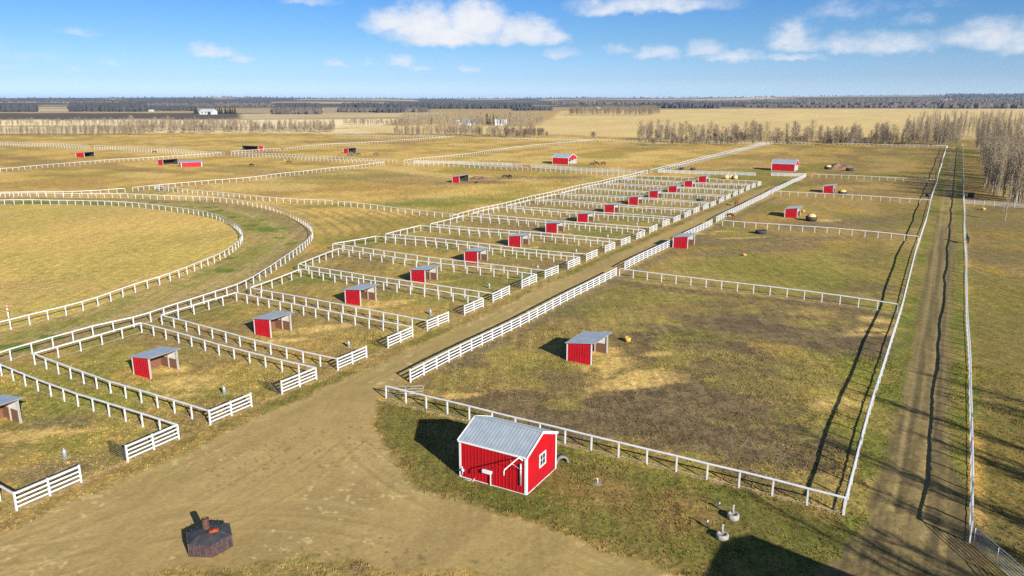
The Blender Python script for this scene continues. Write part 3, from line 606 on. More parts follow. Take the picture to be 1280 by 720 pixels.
# ------------------------------------------------------------------ three-sided horse shelters
def make_shelter(Ly=3.3, W=2.8, hb=1.98, hf=2.3, name='horse_shelter', lining='liner', pm='wood', kb='boards'):
    root = empty(name)
    w = MB(); w.ribbed((0, 0), (W, 0), -.1, hb, -.1, hf, .28, .022); w.build('end_wall', M['redsmall'], root)
    w = MB(); w.ribbed((W, Ly), (0, Ly), -.1, hf, -.1, hb, .28, .022); w.build('end_wall', M['redsmall'], root)
    w = MB(); w.ribbed((0, Ly), (0, 0), -.1, hb, -.1, hb, .28, .022); w.build('back_wall', M['redsmall'], root)
    l = MB(); l.raw([(.035,.035,0),(W-.05,.035,0),(W-.05,.035,hf-.06),(.035,.035,hb-.03)], [(0,3,2,1)]); l.raw([(.035,Ly-.035,0),(W-.05,Ly-.035,0),(W-.05,Ly-.035,hf-.06),(.035,Ly-.035,hb-.03)], [(0,1,2,3)]); l.raw([(.036,.035,0),(.036,Ly-.035,0),(.036,Ly-.035,hb-.03),(.036,.035,hb-.03)], [(0,1,2,3)]); l.build('inner_lining', M[lining], root)
    b = MB(); n = 5
    for i in range(n):
        z0 = .03+i*.225; z1 = z0+.21
        b.box(.05, .09, .06, Ly-.06, z0, z1); b.box(.1, W-.12, .045, .085, z0, z1); b.box(.1, W-.12, Ly-.085, Ly-.045, z0, z1)
    b.build('kick_boards', M[kb], root)
    for (px, py, h) in ((W-.06, .06, hf-.02), (W-.06, Ly-.06, hf-.02), (.13, Ly*.5, hb), (W*.5, Ly-.13, (hb+hf)/2-.02), (W*.5, .13, (hb+hf)/2-.02)):
        p = MB(); p.box(px-.06, px+.06, py-.06, py+.06, -.2, h); p.build('post', M[pm], root)
    for (px, py, h) in ((0, 0, hb), (W, 0, hf), (0, Ly, hb), (W, Ly, hf)):
        t = MB(); sx = -1 if px == 0 else 1; sy = -1 if py == 0 else 1
        x0, x1 = sorted((px+sx*.035, px-sx*.09)); y0, y1 = sorted((py+sy*.04, py+sy*.02)); t.box(x0, x1, y0, y1, -.1, h-.01)
        if px == 0:
            y0, y1 = sorted((py+sy*.018, py-sy*.09)); t.box(-.045, -.025, y0, y1, -.1, h-.01)
        t.build('corner_trim', M['trim'], root)
    r_ = MB(); ov = .5; s = (hf-hb)/W; za = hb-.18*s+.03; zb = hf+ov*s+.03; y0, y1 = -.22, Ly+.22
    r_.raw([(-.18,y0,za),(W+ov,y0,zb),(W+ov,y1,zb),(-.18,y1,za),(-.18,y0,za+.05),(W+ov,y0,zb+.05),(W+ov,y1,zb+.05),(-.18,y1,za+.05)], [(3,2,1,0),(4,5,6,7),(0,1,5,4),(1,2,6,5),(2,3,7,6),(3,0,4,7)])
    k = int((y1-y0)/.3)
    for i in range(k+1):
        yy = y0+.03+i*(y1-y0-.06)/k
        r_.raw([(-.18,yy-.03,za+.051),(-.18,yy,za+.078),(-.18,yy+.03,za+.051),(W+ov,yy-.03,zb+.051),(W+ov,yy,zb+.078),(W+ov,yy+.03,zb+.051)], [(0,1,4,3),(1,2,5,4)])
    r_.build('roof', M['roof'], root)
    f = MB(); f.bar((W+.02, .08, hf-.09), (W+.02, Ly-.08, hf-.09), .05, .16); f.build('lintel', M['boards'], root)
    return root
sh0 = make_shelter()
GS = 'red shelters in the small paddocks'
first = True
PXS = {1:(167.5,467.5),2:(318.7,417.5),3:(432,380),4:(513.7,352),5:(580.6,328),6:(635.6,307.5),7:(682,291.3),8:(721.5,277.3),9:(755,266),10:(785.6,255.8),11:(811,247.7),12:(835,241),13:(855,233.7),14:(872.7,228.2)}
def put(o, p, rz=ANG, s=None):
    o.location = G(p, -.02); o.rotation_euler = (0, 0, rz)
    if s: o.scale = s
    return o
for k in range(15):
    o = sh0 if k == 0 else copy_tree(sh0)
    p = site(29.6,-72.1) if k == 0 else at(*PXS[k])
    put(o, p); extra = ''
    tag(o, 'small red horse shelter with grey roof in the %s small paddock from the front%s' % (ORD[k], extra), 'shelter', GS)
big = make_shelter(4.4, 2.95, 2.05, 2.45); put(big, at(708.5,450.6)); tag(big, 'red three sided shelter with straw at its mouth in the nearest large paddock', 'shelter', 'red shelters in the large paddocks')
for (px, py, lab) in ((841,309,'red shelter set into the board fence beside the dirt alley'),(980.5,271.3,'red shelter behind the round bale feeder in the third large paddock'),(1028.7,240.6,'red shelter in front of the far manure heap, smallest looking at right')):
    o = copy_tree(big); put(o, at(px, py)); tag(o, lab, 'shelter', 'red shelters in the large paddocks')
drk = make_shelter(4.4, 2.95, 2.05, 2.45, 'horse_shelter', 'black', 'steel', 'steel'); o = drk; put(o, at(565.3,228.6), ANG+.12, (.95,1.6,.95)); tag(o, 'red shelter alone in the middle pasture beside a strip of bright grass', 'shelter', 'red shelters in the pastures')  # lining, posts and boards coloured near black as painted interior shade
for (px, py, rz, sc, lab) in ((95.0,196.2,ANG+.2,(1.9,1.35,1.0),'low red shelter with black open side, farthest left of the pasture shelters'),(197.5,206.4,ANG+.05,(1.15,1.75,1.0),'low red shelter with black open side, left of two behind the oval'),(310,187.2,-math.pi/2-.42,(1.5,2.6,1.0),'low far shelter with dark open side behind the short fence'),(429.5,191.5,ANG+.05,(1.1,1.5,1.1),'red shelter beside the dark horses in the far middle pasture')):
    o = copy_tree(drk); put(o, at(px, py), rz, sc); tag(o, lab, 'shelter', 'red shelters in the pastures')
o = copy_tree(big); put(o, at(252.5,208.0), ANG+math.pi-.45, (1.0,1.9,.95)); tag(o, 'closed looking red shelter showing its back wall, right of two behind the oval', 'shelter', 'red shelters in the pastures')

# ------------------------------------------------------------------ gabled sheds
def gable_shed(name, L_, D, he, hr, mred, open_gable=False, pitch=.3, ov=.11):
    root = empty(name)
    w = MB(); w.ribbed((0, 0), (L_, 0), -.1, he, -.1, he, pitch, .03); w.build('front_wall', M[mred], root)
    w = MB(); w.ribbed((L_, D), (0, D), -.1, he, -.1, he, pitch, .03); w.build('back_wall', M[mred], root)
    def gable(x, sgn, zb):
        g = MB(); y0, y1 = (0, D)
        pts = [(0, zb), (D, zb), (D, he), (D/2, hr), (0, he)]
        a = [(x, q[0], q[1]) for q in pts]; b = [(x-sgn*.03, q[0], q[1]) for q in pts]
        g.raw(a+b, [tuple(range(5)) if sgn > 0 else tuple(range(5))[::-1], tuple(range(5, 10))[::-1] if sgn > 0 else tuple(range(5, 10))]+[(i, (i+1) % 5, (i+1) % 5+5, i+5) for i in range(5)])
        k = int(D/pitch)
        for i in range(k):
            t = (i+.5)*D/k; zt = he+(hr-he)*(1-abs(t-D/2)/(D/2))-.03
            g.raw([(x+sgn*o, t+dy, z) for dy, o in ((-.03,.001),(-.012,.03),(.012,.03),(.03,.001)) for z in (zb, zt)], [(0,2,3,1),(2,4,5,3),(4,6,7,5)])
        return g
    gable(0, -1, -.1).build('gable_wall', M[mred], root); gable(L_, 1, he*.78 if open_gable else -.1).build('gable_wall', M[mred], root)
    if open_gable:
        l = MB(); l.raw([(.04,.04,0),(L_-.1,.04,0),(L_-.1,.04,he-.05),(.04,.04,he-.05)], [(0,3,2,1)]); l.raw([(.04,D-.04,0),(L_-.1,D-.04,0),(L_-.1,D-.04,he-.05),(.04,D-.04,he-.05)], [(0,1,2,3)]); l.raw([(.04,.04,0),(.04,D-.04,0),(.04,D-.04,he),(.04,.04,he)], [(0,1,2,3)]); l.build('inner_lining', M['liner'], root)
        for i in range(1, 3):
            p = MB(); y = D*i/3; p.box(L_-.2, L_-.04, y-.08, y+.08, -.1, he*.8); p.build('post', M['trim'], root)
    s = (hr-he)/(D/2)
    for sg in (0, 1):
        r_ = MB(); ya, yb = (-ov, D/2) if sg == 0 else (D+ov, D/2); za = he-ov*s+.05; zb = hr+.05; x0, x1 = -ov, L_+ov
        r_.raw([(x0,ya,za),(x1,ya,za),(x1,yb,zb),(x0,yb,zb),(x0,ya,za+.04),(x1,ya,za+.04),(x1,yb,zb+.04),(x0,yb,zb+.04)], [(0,1,2,3),(4,5,6,7),(0,1,5,4),(1,2,6,5),(2,3,7,6),(3,0,4,7)])
        k = int((x1-x0)/.28)
        for i in range(k+1):
            xx = x0+.04+i*(x1-x0-.08)/k
            r_.raw([(xx-.04,ya,za+.041),(xx,ya,za+.062),(xx+.04,ya,za+.041),(xx-.04,yb,zb+.041),(xx,yb,zb+.062),(xx+.04,yb,zb+.041)], [(0,1,4,3),(1,2,5,4)])
        r_.build('roof_slope', M['roof'], root)
    q = MB(); q.raw([(-ov,D/2-.16,hr+.14-.16*s),(L_+ov,D/2-.16,hr+.14-.16*s),(L_+ov,D/2,hr+.15),(-ov,D/2,hr+.15),(L_+ov,D/2+.16,hr+.14-.16*s),(-ov,D/2+.16,hr+.14-.16*s)], [(0,1,2,3),(3,2,4,5)]); q.build('ridge_cap', M['roof'], root)
    for sgx, x in ((-1, -ov), (1, L_+ov)):
        t = MB()
        for ya, yb in ((-ov-.02, D/2), (D+ov+.02, D/2)): t.bar((x+sgx*.012, ya, he-ov*s+.045), (x+sgx*.012, yb, hr+.045), .025, .2)
        t.build('rake_trim', M['trim'], root)
    for y, sy in ((-ov, -1), (D+ov, 1)):
        t = MB(); t.bar((-ov, y+sy*.014, he-ov*s+.02), (L_+ov, y+sy*.014, he-ov*s+.02), .025, .15); t.build('eave_trim', M['trim'], root)
    for x, sx in ((0, -1), (L_, 1)):
        for y, sy in ((0, -1), (D, 1)):
            t = MB(); a, b = sorted((x+sx*.05, x-sx*.13)); c, d = sorted((y+sy*.034, y+sy*.054)); t.box(a, b, c, d, -.1, he-.02)
            a, b = sorted((x+sx*.034, x+sx*.052)); c, d = sorted((y+sy*.033, y-sy*.13)); t.box(a, b, c, d, -.1, he-.02); t.build('corner_trim', M['trim'], root)
    t = MB(); t.box(.14, L_-.14, -.058, -.036, -.02, .09)
    if not open_gable: t.box(L_+.036, L_+.056, .14, D-.14, -.02, .09)
    t.build('base_trim', M['trim'], root)
    return root
SL, SD, SE, SR = 5.75, 4.75, 3.02, 4.0
shed = gable_shed('small_shed', SL, SD, SE, SR, 'red'); put(shed, at(575.5,595))
tag(shed, 'small red metal shed with white trim and ribbed grey gable roof beside the dirt yard', 'shed')
# window in the sunlit gable
wn = MB(); wy, wz, ww, wh = 2.02, 1.42, .82, .86; xx = SL
fr = MB()
for (a, b, c, d) in ((wy, wy+ww, wz-.11, wz), (wy, wy+ww, wz+wh, wz+wh+.11), (wy-.11, wy, wz-.11, wz+wh+.11), (wy+ww, wy+ww+.11, wz-.11, wz+wh+.11)): fr.box(xx+.035, xx+.085, a, b, c, d)
win = fr.build('window', M['trim'], shed)
pn = MB(); pn.box(xx+.034, xx+.05, wy, wy+ww, wz, wz+wh); pn.build('pane', M['glass'], win)
mu = MB(); mu.box(xx+.05, xx+.07, wy+ww/2-.016, wy+ww/2+.016, wz, wz+wh); mu.box(xx+.05, xx+.072, wy, wy+ww, wz+wh/2-.016, wz+wh/2+.016); mu.build('muntin', M['trim'], win)
# overhead filling pipe on the front wall
pp = MB(); px_ = SL-.42
pp.tube([(px_, -.10, .75), (px_, -.10, SE-.55)], .075, 8); pipe = pp.build('standpipe', M['grey'], shed, True)
pp = MB(); pp.tube([(px_+.2, -.12, SE-.25), (px_-.1, -.14, SE-.12), (px_-.15, -.35, SE-.1), (px_-.15, -2.15, SE-.16), (px_-.15, -2.25, SE-.24), (px_-.15, -2.25, SE-.55)], .045, 8); pp.build('overhead_pipe', M['trim'], pipe, True)
pp = MB(); pp.tube([(px_-.15, -1.1, SE-.15), (px_-1.0, -.06, SE-.2)], .014, 5); pp.tube([(px_-.15, -1.1, SE-.15), (px_+.1, -.06, 1.9)], .018, 5); pp.build('stay_rod', M['grey'], pipe, True)
pp = MB(); pp.tube([(.25, -.10, .25), (.25, -.10, .95), (.25, -.3, .95)], .035, 7); pp.box(.1, .4, -.14, -.06, .55, .75); pp.tube([(.3, -.2, .06), (.9, -.3, .05), (1.3, -.22, .05), (1.35, -.1, .25)], .025, 6); pp.build('water_tap', M['trim'], shed, True)
# white box on a post in front of the shed
p = at(613.3,607.3); bx = empty('utility_box', G(p), ANG, 'white box on a single white post in front of the small red shed', 'box')
q = MB(); q.box(-.03, .03, -.03, .03, -.1, .95); q.build('post', M['trim'], bx)
q = MB(); q.box(-.68, .06, -.12, .12, .97, 1.17); q.raw([(-.7,-.14,1.17),(.08,-.14,1.17),(.08,.14,1.17),(-.7,.14,1.17),(-.7,0,1.21),(.08,0,1.21)], [(3,2,1,0),(0,1,5,4),(2,3,4,5),(0,4,3),(1,2,5)]); q.build('case', M['trim'], bx)
# big open barns in the far paddocks
v1 = gable_shed('run_in_barn', 8.0, 8.5, 3.0, 4.4, 'redsmall', True, .4); put(v1, at(690.3,205)); tag(v1, 'large red barn with open white lined gable in the left far pasture', 'barn', 'large open red barns')
v2 = copy_tree(v1); put(v2, at(964,213.2)); v2.scale = (1.13, .95, 1.0); tag(v2, 'large red barn with open white lined gable beside the right far paddock', 'barn', 'large open red barns')
# barn just outside the frame whose shadow falls in the yard
hb_ = 8.6; Pa = at(941,672); off = hb_/math.tan(R(SUNEL)); apex = Vector((Pa.x+SUNH.x*off, Pa.y+SUNH.y*off))
org = apex-CR*4.76-AX*14.0
barn = gable_shed('front_barn', 14.0, 9.52, hb_-1.52, hb_, 'red'); barn.rotation_euler = (0, 0, ANG+math.pi/2); barn.location = (apex.x+CR.x*4.76-AX.x*14, apex.y+CR.y*4.76-AX.y*14, 0)
tag(barn, 'tall red gabled barn at the near edge of the yard, casting the big shadow', 'barn')

# ------------------------------------------------------------------ yard objects
# rusty hexagonal burner
c0 = at(266,699.4); l0 = at(236,695.8); r0 = at(285,683)
cen = (l0+r0)/2+Vector((-.12, .62)); b = empty('trash_burner', G(cen), 0, 'rusty hexagonal steel burner with short chimney standing on the dirt yard', 'burner')
base_a = math.atan2(c0.y-cen.y, c0.x-cen.x); hr_ = 1.48; HT = .88
def hexp(r_, z): return [(r_*math.cos(base_a+i*math.pi/3), r_*math.sin(base_a+i*math.pi/3), z) for i in range(6)]
q = MB(); n_ = 6; q.raw(hexp(hr_, .02)+hexp(hr_, HT), [(i, (i+1) % 6, (i+1) % 6+6, i+6) for i in range(6)]); q.raw(hexp(hr_-.03, .02)+hexp(hr_-.03, HT), [(i+6, (i+1) % 6+6, (i+1) % 6, i) for i in range(6)]); q.build('side_panel', M['rust'], b)
q = MB(); q.raw(hexp(hr_+.03, HT)+hexp(.62, HT+.30)+hexp(hr_+.03, HT-.05), [(i, (i+1) % 6, (i+1) % 6+6, i+6) for i in range(6)]+[tuple(range(6, 12))]+[(i+12, (i+1) % 6+12, (i+1) % 6, i) for i in range(6)]); q.build('sloped_lid', M['steel'], b)
ribs = MB()
for i in range(6):
    a = Vector(hexp(hr_, 0)[i]); d = Vector(hexp(hr_, 0)[(i+1) % 6])
    for t in (0, .25, .5, .75):
        pnt = a.lerp(d, t); o2 = pnt.normalized()*.03; ribs.bar(pnt+o2+Vector((0,0,.02)), pnt+o2+Vector((0,0,HT+.06)), .035, .035)
ribs.build('rib', mat('pale_rib', (.13,.11,.115), .7, .3, col2=(.05,.04,.04)), b)
q = MB(); q.tube([(-.25,.2,HT+.2), (-.25,.2,HT+1.0)], .23, 12, False); q.tube([(-.25,.2,HT+1.0), (-.25,.2,HT+.4)], .19, 12, False); q.build('chimney', M['chim'], b, True)
q = MB(); q.raw([(.18,-.55,HT+.36),(.72,-.3,HT+.335),(.62,.06,HT+.345),(.3,.12,HT+.36),(.1,-.2,HT+.37),(.45,-.2,HT+.42)], [(0,1,5),(1,2,5),(2,3,5),(3,4,5),(4,0,5)]); q.build('hatch', M['orange'], b)
# concrete drinkers
def drinker(px, py, sx, sy, lab):
    p = at(px, py); r = empty('water_drinker', G(p), 0, lab, 'drinker', 'round concrete drinkers')
    q = MB(); q.lathe([(.42,-.1),(.42,.30),(.38,.36),(.24,.36),(.22,.30),(0,.29)], 22); q.build('concrete_base', M['conc'], r, True)
    q = MB(); q.tube([(.04,.22,.3),(.04,.22,.78)], .085, 9); q.lathe([(.11,.78),(.12,.84),(.06,.9),(0,.91)], 10, (.04,.22,0)); q.build('standpipe', M['conc'], r, True)
    s = at(sx, sy); h = empty('hydrant', G(s), 0, 'thin white hydrant pipe beside the %s concrete drinker' % ('farther' if 'farther' in lab else 'nearer'), 'hydrant', 'hydrant pipes beside the drinkers')
    q = MB(); q.tube([(0,0,-.1),(0,0,.55)], .04, 7); q.build('pipe', M['trim'], h, True); q = MB(); q.tube([(0,0,.55),(-.12,.02,.62),(-.2,.03,.55)], .035, 7); q.build('spout', M['dark'], h, True)
drinker(916,648,899,637,'round pale concrete drinker, farther of two on the front grass'); drinker(902.5,673,884,659.5,'round pale concrete drinker, nearer of two at the edge of the barn shadow')
# concrete pipe behind the shed
p = at(702,578); r = empty('culvert_pipe', G(p), ANG-.75, 'half buried grey concrete ring standing in the grass behind the small red shed', 'pipe')
q = MB(); n = 20; ro, ri_, ln = .55, .40, .45
for xx_, rr in ((-ln/2, ro), (ln/2, ro), (ln/2, ri_), (-ln/2, ri_)):
    for k in range(n): a = 2*math.pi*k/n; q.v.append((xx_, rr*math.cos(a), .05+rr*math.sin(a)))
for s_ in range(4):
    for k in range(n): a = s_*n+k; b_ = s_*n+(k+1) % n; c = ((s_+1) % 4)*n; q.f.append((a, b_, c+(k+1) % n, c+k))
q.build('ring', mat('dirty_concrete', (.15,.145,.135), .9, col2=(.09,.088,.08), scale=4), r, True)
p = at(747,605); r = empty('garden_tap', G(p), 0, 'tiny white tap on a pale pad in the grass right of the shed', 'tap')
q = MB(); q.lathe([(.3,-.05),(.3,.03),(0,.04)], 12); q.build('pad', M['conc'], r); q = MB(); q.tube([(0,0,0),(0,0,.42),(-.14,0,.46)], .035, 7); q.build('pipe', M['trim'], r, True)
# paddock water bowls
hy0 = empty('paddock_hydrant'); q = MB(); q.lathe([(.17,-.1),(.17,.62),(.14,.70),(0,.72)], 14); q.build('column', M['grey'], hy0, True); q = MB(); q.box(-.36, .36, -.28, .28, -.06, .04); q.build('pad', M['conc'], hy0); q = MB(); q.tube([(0,0,.7),(0,0,.78),(-.1,0,.80)], .03, 7); q.build('valve', M['trim'], hy0, True)
hp = [(81.4,572),(280.5,492.5),(436,432.8),(538,393.5),(611.5,360.8),(672,337.2),(720,316),(759.5,297.5),(796,283)]
for k, (px, py) in enumerate(hp):
    o = hy0 if k == 0 else copy_tree(hy0); put(o, at(px, py)); tag(o, 'small grey water post on a pad in the %s small paddock from the front' % ORD[k], 'water post', 'water posts in the small paddocks')
# marker post by the oval
p = at(11,397.5); r = empty('marker_post', G(p), 0, 'red and white striped marker post on the inner oval rail', 'post'); q = MB(); q.tube([(0,0,-.2),(0,0,1.75)], .09, 10); q.build('pole', M['trim'], r, True)
q = MB()
for z in (.95, 1.45): q.tube([(0,0,z),(0,0,z+.22)], .095, 10)
q.build('stripe', M['stripe'], r, True)
# tubs, tyres, feeders
def tub(px, py, r_, h, m, lab, cat, group=None, name='feed_tub', fill=None):
    o = empty(name, G(at(px, py)), 0, lab, cat, group); q = MB(); q.lathe([(r_*.86,-.05),(r_,h*.5),(r_*1.02,h),(r_*.88,h),(r_*.80,h*.25),(0,h*.22)], 18); q.build('shell', M[m], o, True)
    if fill:
        q = MB(); q.lathe([(r_*.84,h*.55),(r_*.8,h*1.15),(r_*.5,h*1.5),(0,h*1.6)], 14); q.build('filling', M[fill], o, True)
    return o
tub(784.5,428,.36,.55,'yellow','yellow feed tub beside the shelter in the nearest large paddock','tub','feed tubs')
tub(930.5,320,.36,.36,'yellow','yellow feed tub on the bare patch of the second large paddock','tub','feed tubs')
tub(1229,262.5,.5,.6,'yellow','tan feed tub in the right pasture near the lone pale tree','tub','feed tubs')
tub(1004,265.5,.42,.55,'yellow','tan feed tub against the shelter in the third large paddock','tub','feed tubs')
tub(951,291.5,1.15,.75,'black','large black rubber trough in the second large paddock','trough','black rubber troughs','water_trough')
tub(1014,275.5,1.3,1.1,'black','black ring feeder heaped with hay beside the third shelter','feeder','ring feeders','ring_feeder','hay')
tub(1053,242.5,1.3,.9,'black','black ring feeder heaped with hay beside the farthest small shelter','feeder','ring feeders','ring_feeder','hay')
tub(1035,212,1.5,1.1,'black','black ring feeder at the left end of the manure heap','feeder','ring feeders','ring_feeder','hay')
tub(1062,213.8,1.5,1.1,'black','black ring feeder at the right end of the manure heap','feeder','ring feeders','ring_feeder')
tub(1160,246.3,.8,1.1,'black','black lump of a tub in the corner by the farm lane fence','tub','black tubs','rubber_tub'); tub(1214,246,1.0,1.3,'black','black tub against the fence right of the farm lane','tub','black tubs','rubber_tub')
tub(596,229,.6,.5,'black','small dark tub in the middle pasture right of the lone shelter','tub','black tubs','rubber_tub')
for (px, py, lab) in ((882,222.5,'black trough behind the last small paddock'),(875,252.3,'black trough in the eleventh small paddock'),(852,212.5,'small black tub near the fence corner beyond the alley, left one'),(866,213,'small black tub near the fence corner beyond the alley, right one')):
    tub(px, py, 1.0, .9, 'black', lab, 'tub', 'black tubs', 'rubber_tub')
for (px, py, lab) in ((908,224,'round straw bale at the alley end, left and shaded'),(913.5,224,'round straw bale at the alley end, middle'),(919,224.4,'round straw bale at the alley end, right')):
    o = empty('round_bale', G(at(px, py)), ANG+.3, lab, 'bale', 'round bales at the alley end'); q = MB(); pts = [(-.75,0,.75),(-.7,0,.75),(.7,0,.75),(.75,0,.75)]; q.tube(pts, [.6,.78,.78,.6], 18); q.build('bale', M['hay'], o, True)
o = tub(623,203-1.5,.5,.6,'yellow','pale tub near the paired fences behind the lone shelter','tub','feed tubs'); tub(355.5,201,.5,.5,'yellow','pale tub beside the dark horse left of the middle pasture','tub','feed tubs')
# manure heap
def heap(px, py, a, b_, h, seed, lab):
    q = MB(); nr, ns = 10, 36; q.v.append((0, 0, h)); rs = np.random.default_rng(seed)
    for i in range(1, nr+1):
        for k in range(ns):
            t = i/nr; an = 2*math.pi*k/ns; w = 1+.22*math.sin(3*an+seed)+.12*math.sin(7*an); z = h*(1-t**1.6)*(1+.35*math.sin(an*2+4*t))+rs.uniform(-.1, .1)*h*(1-t)
            q.v.append((a*t*w*math.cos(an), b_*t*w*math.sin(an), z if i < nr else -.1))
    for k in range(ns): q.f.append((0, 1+k, 1+(k+1) % ns))
    for i in range(nr-1):
        for k in range(ns): s0 = 1+i*ns; q.f.append((s0+k, s0+ns+k, s0+ns+(k+1) % ns, s0+(k+1) % ns))
    o = q.build('manure_heap', M['soil'], None, True); o.location = G(at(px, py)); tag(o, lab, 'heap', 'manure heaps')
heap(1049,210.5,5.5,4.5,1.9,3,'low brown manure heap between two black ring feeders'); heap(600,223.5,3.6,3,.9,5,'low brown heap right of the lone pasture shelter')

# ------------------------------------------------------------------ horses
def horse_mesh(name, mtl, graze=False):
    pts = []; rad = []; ed = []
    def v(p, r, par=None):
        pts.append(p); rad.append(r)
        if par is not None: ed.append((par, len(pts)-1))
        return len(pts)-1
    hip = v((-.55,0,1.18), (.27,.30)); mid = v((-.05,0,1.12), (.29,.31), hip); ch = v((.48,0,1.16), (.26,.32), mid)
    if graze: n1 = v((.85,0,1.0), (.14,.22), ch); n2 = v((1.12,0,.62), (.10,.15), n1); h1 = v((1.25,0,.40), (.10,.13), n2); v((1.32,0,.10), (.07,.08), h1)
    else: n1 = v((.78,0,1.45), (.14,.22), ch); n2 = v((1.0,0,1.78), (.10,.15), n1); h1 = v((1.12,0,1.86), (.10,.13), n2); v((1.45,0,1.62), (.065,.075), h1)
    for s in (-1, 1):
        k = v((.50,.14*s,.92), (.12,.14), ch); k = v((.52,.15*s,.52), (.065,.07), k); k = v((.50,.15*s,.14), (.045,.05), k); v((.54,.15*s,.02), (.06,.07), k)
        k = v((-.58,.15*s,.90), (.15,.19), hip); k = v((-.74,.15*s,.55), (.065,.09), k); k = v((-.66,.15*s,.16), (.045,.05), k); v((-.62,.15*s,.02), (.06,.07), k)
    me = bpy.data.meshes.new(name+'_cage'); me.from_pydata(pts, ed, []); ob = bpy.data.objects.new('cage', me); COL.objects.link(ob)
    sk = ob.modifiers.new('s', 'SKIN'); 
    for i, d in enumerate(me.skin_vertices[0].data): d.radius = rad[i]; d.use_root = (i == 0)
    sb = ob.modifiers.new('u', 'SUBSURF'); sb.levels = 1; sb.render_levels = 1
    dg = bpy.context.evaluated_depsgraph_get(); out = bpy.data.meshes.new_from_object(ob.evaluated_get(dg)); out.name = name
    bpy.data.objects.remove(ob); out.materials.clear(); out.materials.append(mtl)
    out.polygons.foreach_set('use_smooth', [True]*len(out.polygons)); return out
def mane_mesh(graze):
    q = MB()
    ln = [(.70,0,1.62),(.90,0,1.88),(1.04,0,2.0)] if not graze else [(.62,0,1.40),(.98,0,1.02),(1.2,0,.62)]
    q.tube(ln, [.05,.06,.05], 6); return q.mesh('mane', M['mane'])
def tail_mesh():
    q = MB(); q.tube([(-.80,0,1.30),(-.95,0,1.15),(-1.0,0,.75),(-.97,0,.45)], [.04,.07,.09,.03], 7); return q.mesh('tail', M['mane'])
HM = {(c, g): horse_mesh('horse_body', M[c], g) for c in ('horse_bay', 'horse_dark') for g in (False, True)}
MN = {g: mane_mesh(g) for g in (False, True)}; TL = tail_mesh()
def ear_mesh():
    q = MB()
    for s in (-1, 1): q.raw([(1.03,.05*s,1.96),(1.09,.09*s,1.94),(1.09,.03*s,1.94),(1.07,.07*s,2.10)], [(0,1,3),(1,2,3),(2,0,3)])
    return q.mesh('ears', M['mane'])
EAR = ear_mesh()
def horse(px, py, rz, c, g, lab):
    o = empty('horse', G(at(px, py)), rz, lab, 'horse', 'horses out in the paddocks')
    add('body', HM[(c, g)], o); add('mane', MN[g], o); add('tail', TL, o)
    if not g: add('ears', EAR, o)
horse(920.5,257,.75,'horse_bay',False,'chestnut horse standing in the middle of the dirt alley'); horse(912.5,273.5,-.9,'horse_bay',True,'brown horse with lowered head at the gap in the alley fence')
horse(1208.6,304,1.2,'horse_dark',False,'dark horse standing against the right fence of the farm lane')
horse(437,195,.2,'horse_dark',True,'dark horse grazing by the far red shelter, left of three'); horse(442,194.5,.1,'horse_dark',True,'dark horse grazing by the far red shelter, middle of three'); horse(448.5,194.3,2.9,'horse_dark',True,'dark horse grazing by the far red shelter, right of three')
horse(470,193.8,.2,'horse_dark',True,'dark horse grazing alone to the right of the far red shelter'); horse(361,204.4,.2,'horse_dark',True,'dark horse grazing below the paired fences in the middle left pasture')
horse(315,208.3,2.8,'horse_dark',True,'dark horse grazing alone right of the closed red shelter'); horse(193,191.8,.1,'horse_dark',True,'dark horse grazing between the far left fences')
horse(740,207,.3,'horse_dark',True,'dark horse in the group right of the big left barn, leftmost'); horse(746,206.4,2.8,'horse_dark',False,'dark horse in the group right of the big left barn, middle'); horse(754,206,.4,'horse_dark',True,'dark horse in the group right of the big left barn, rightmost')
horse(631,223,.5,'horse_dark',True,'dark horse on the straw patch in the middle pasture, left one'); horse(637.5,223.3,2.2,'horse_dark',True,'dark horse on the straw patch in the middle pasture, right one')
horse(833,212.3,.2,'horse_dark',True,'dark horse close behind the fence corner at the alley end')

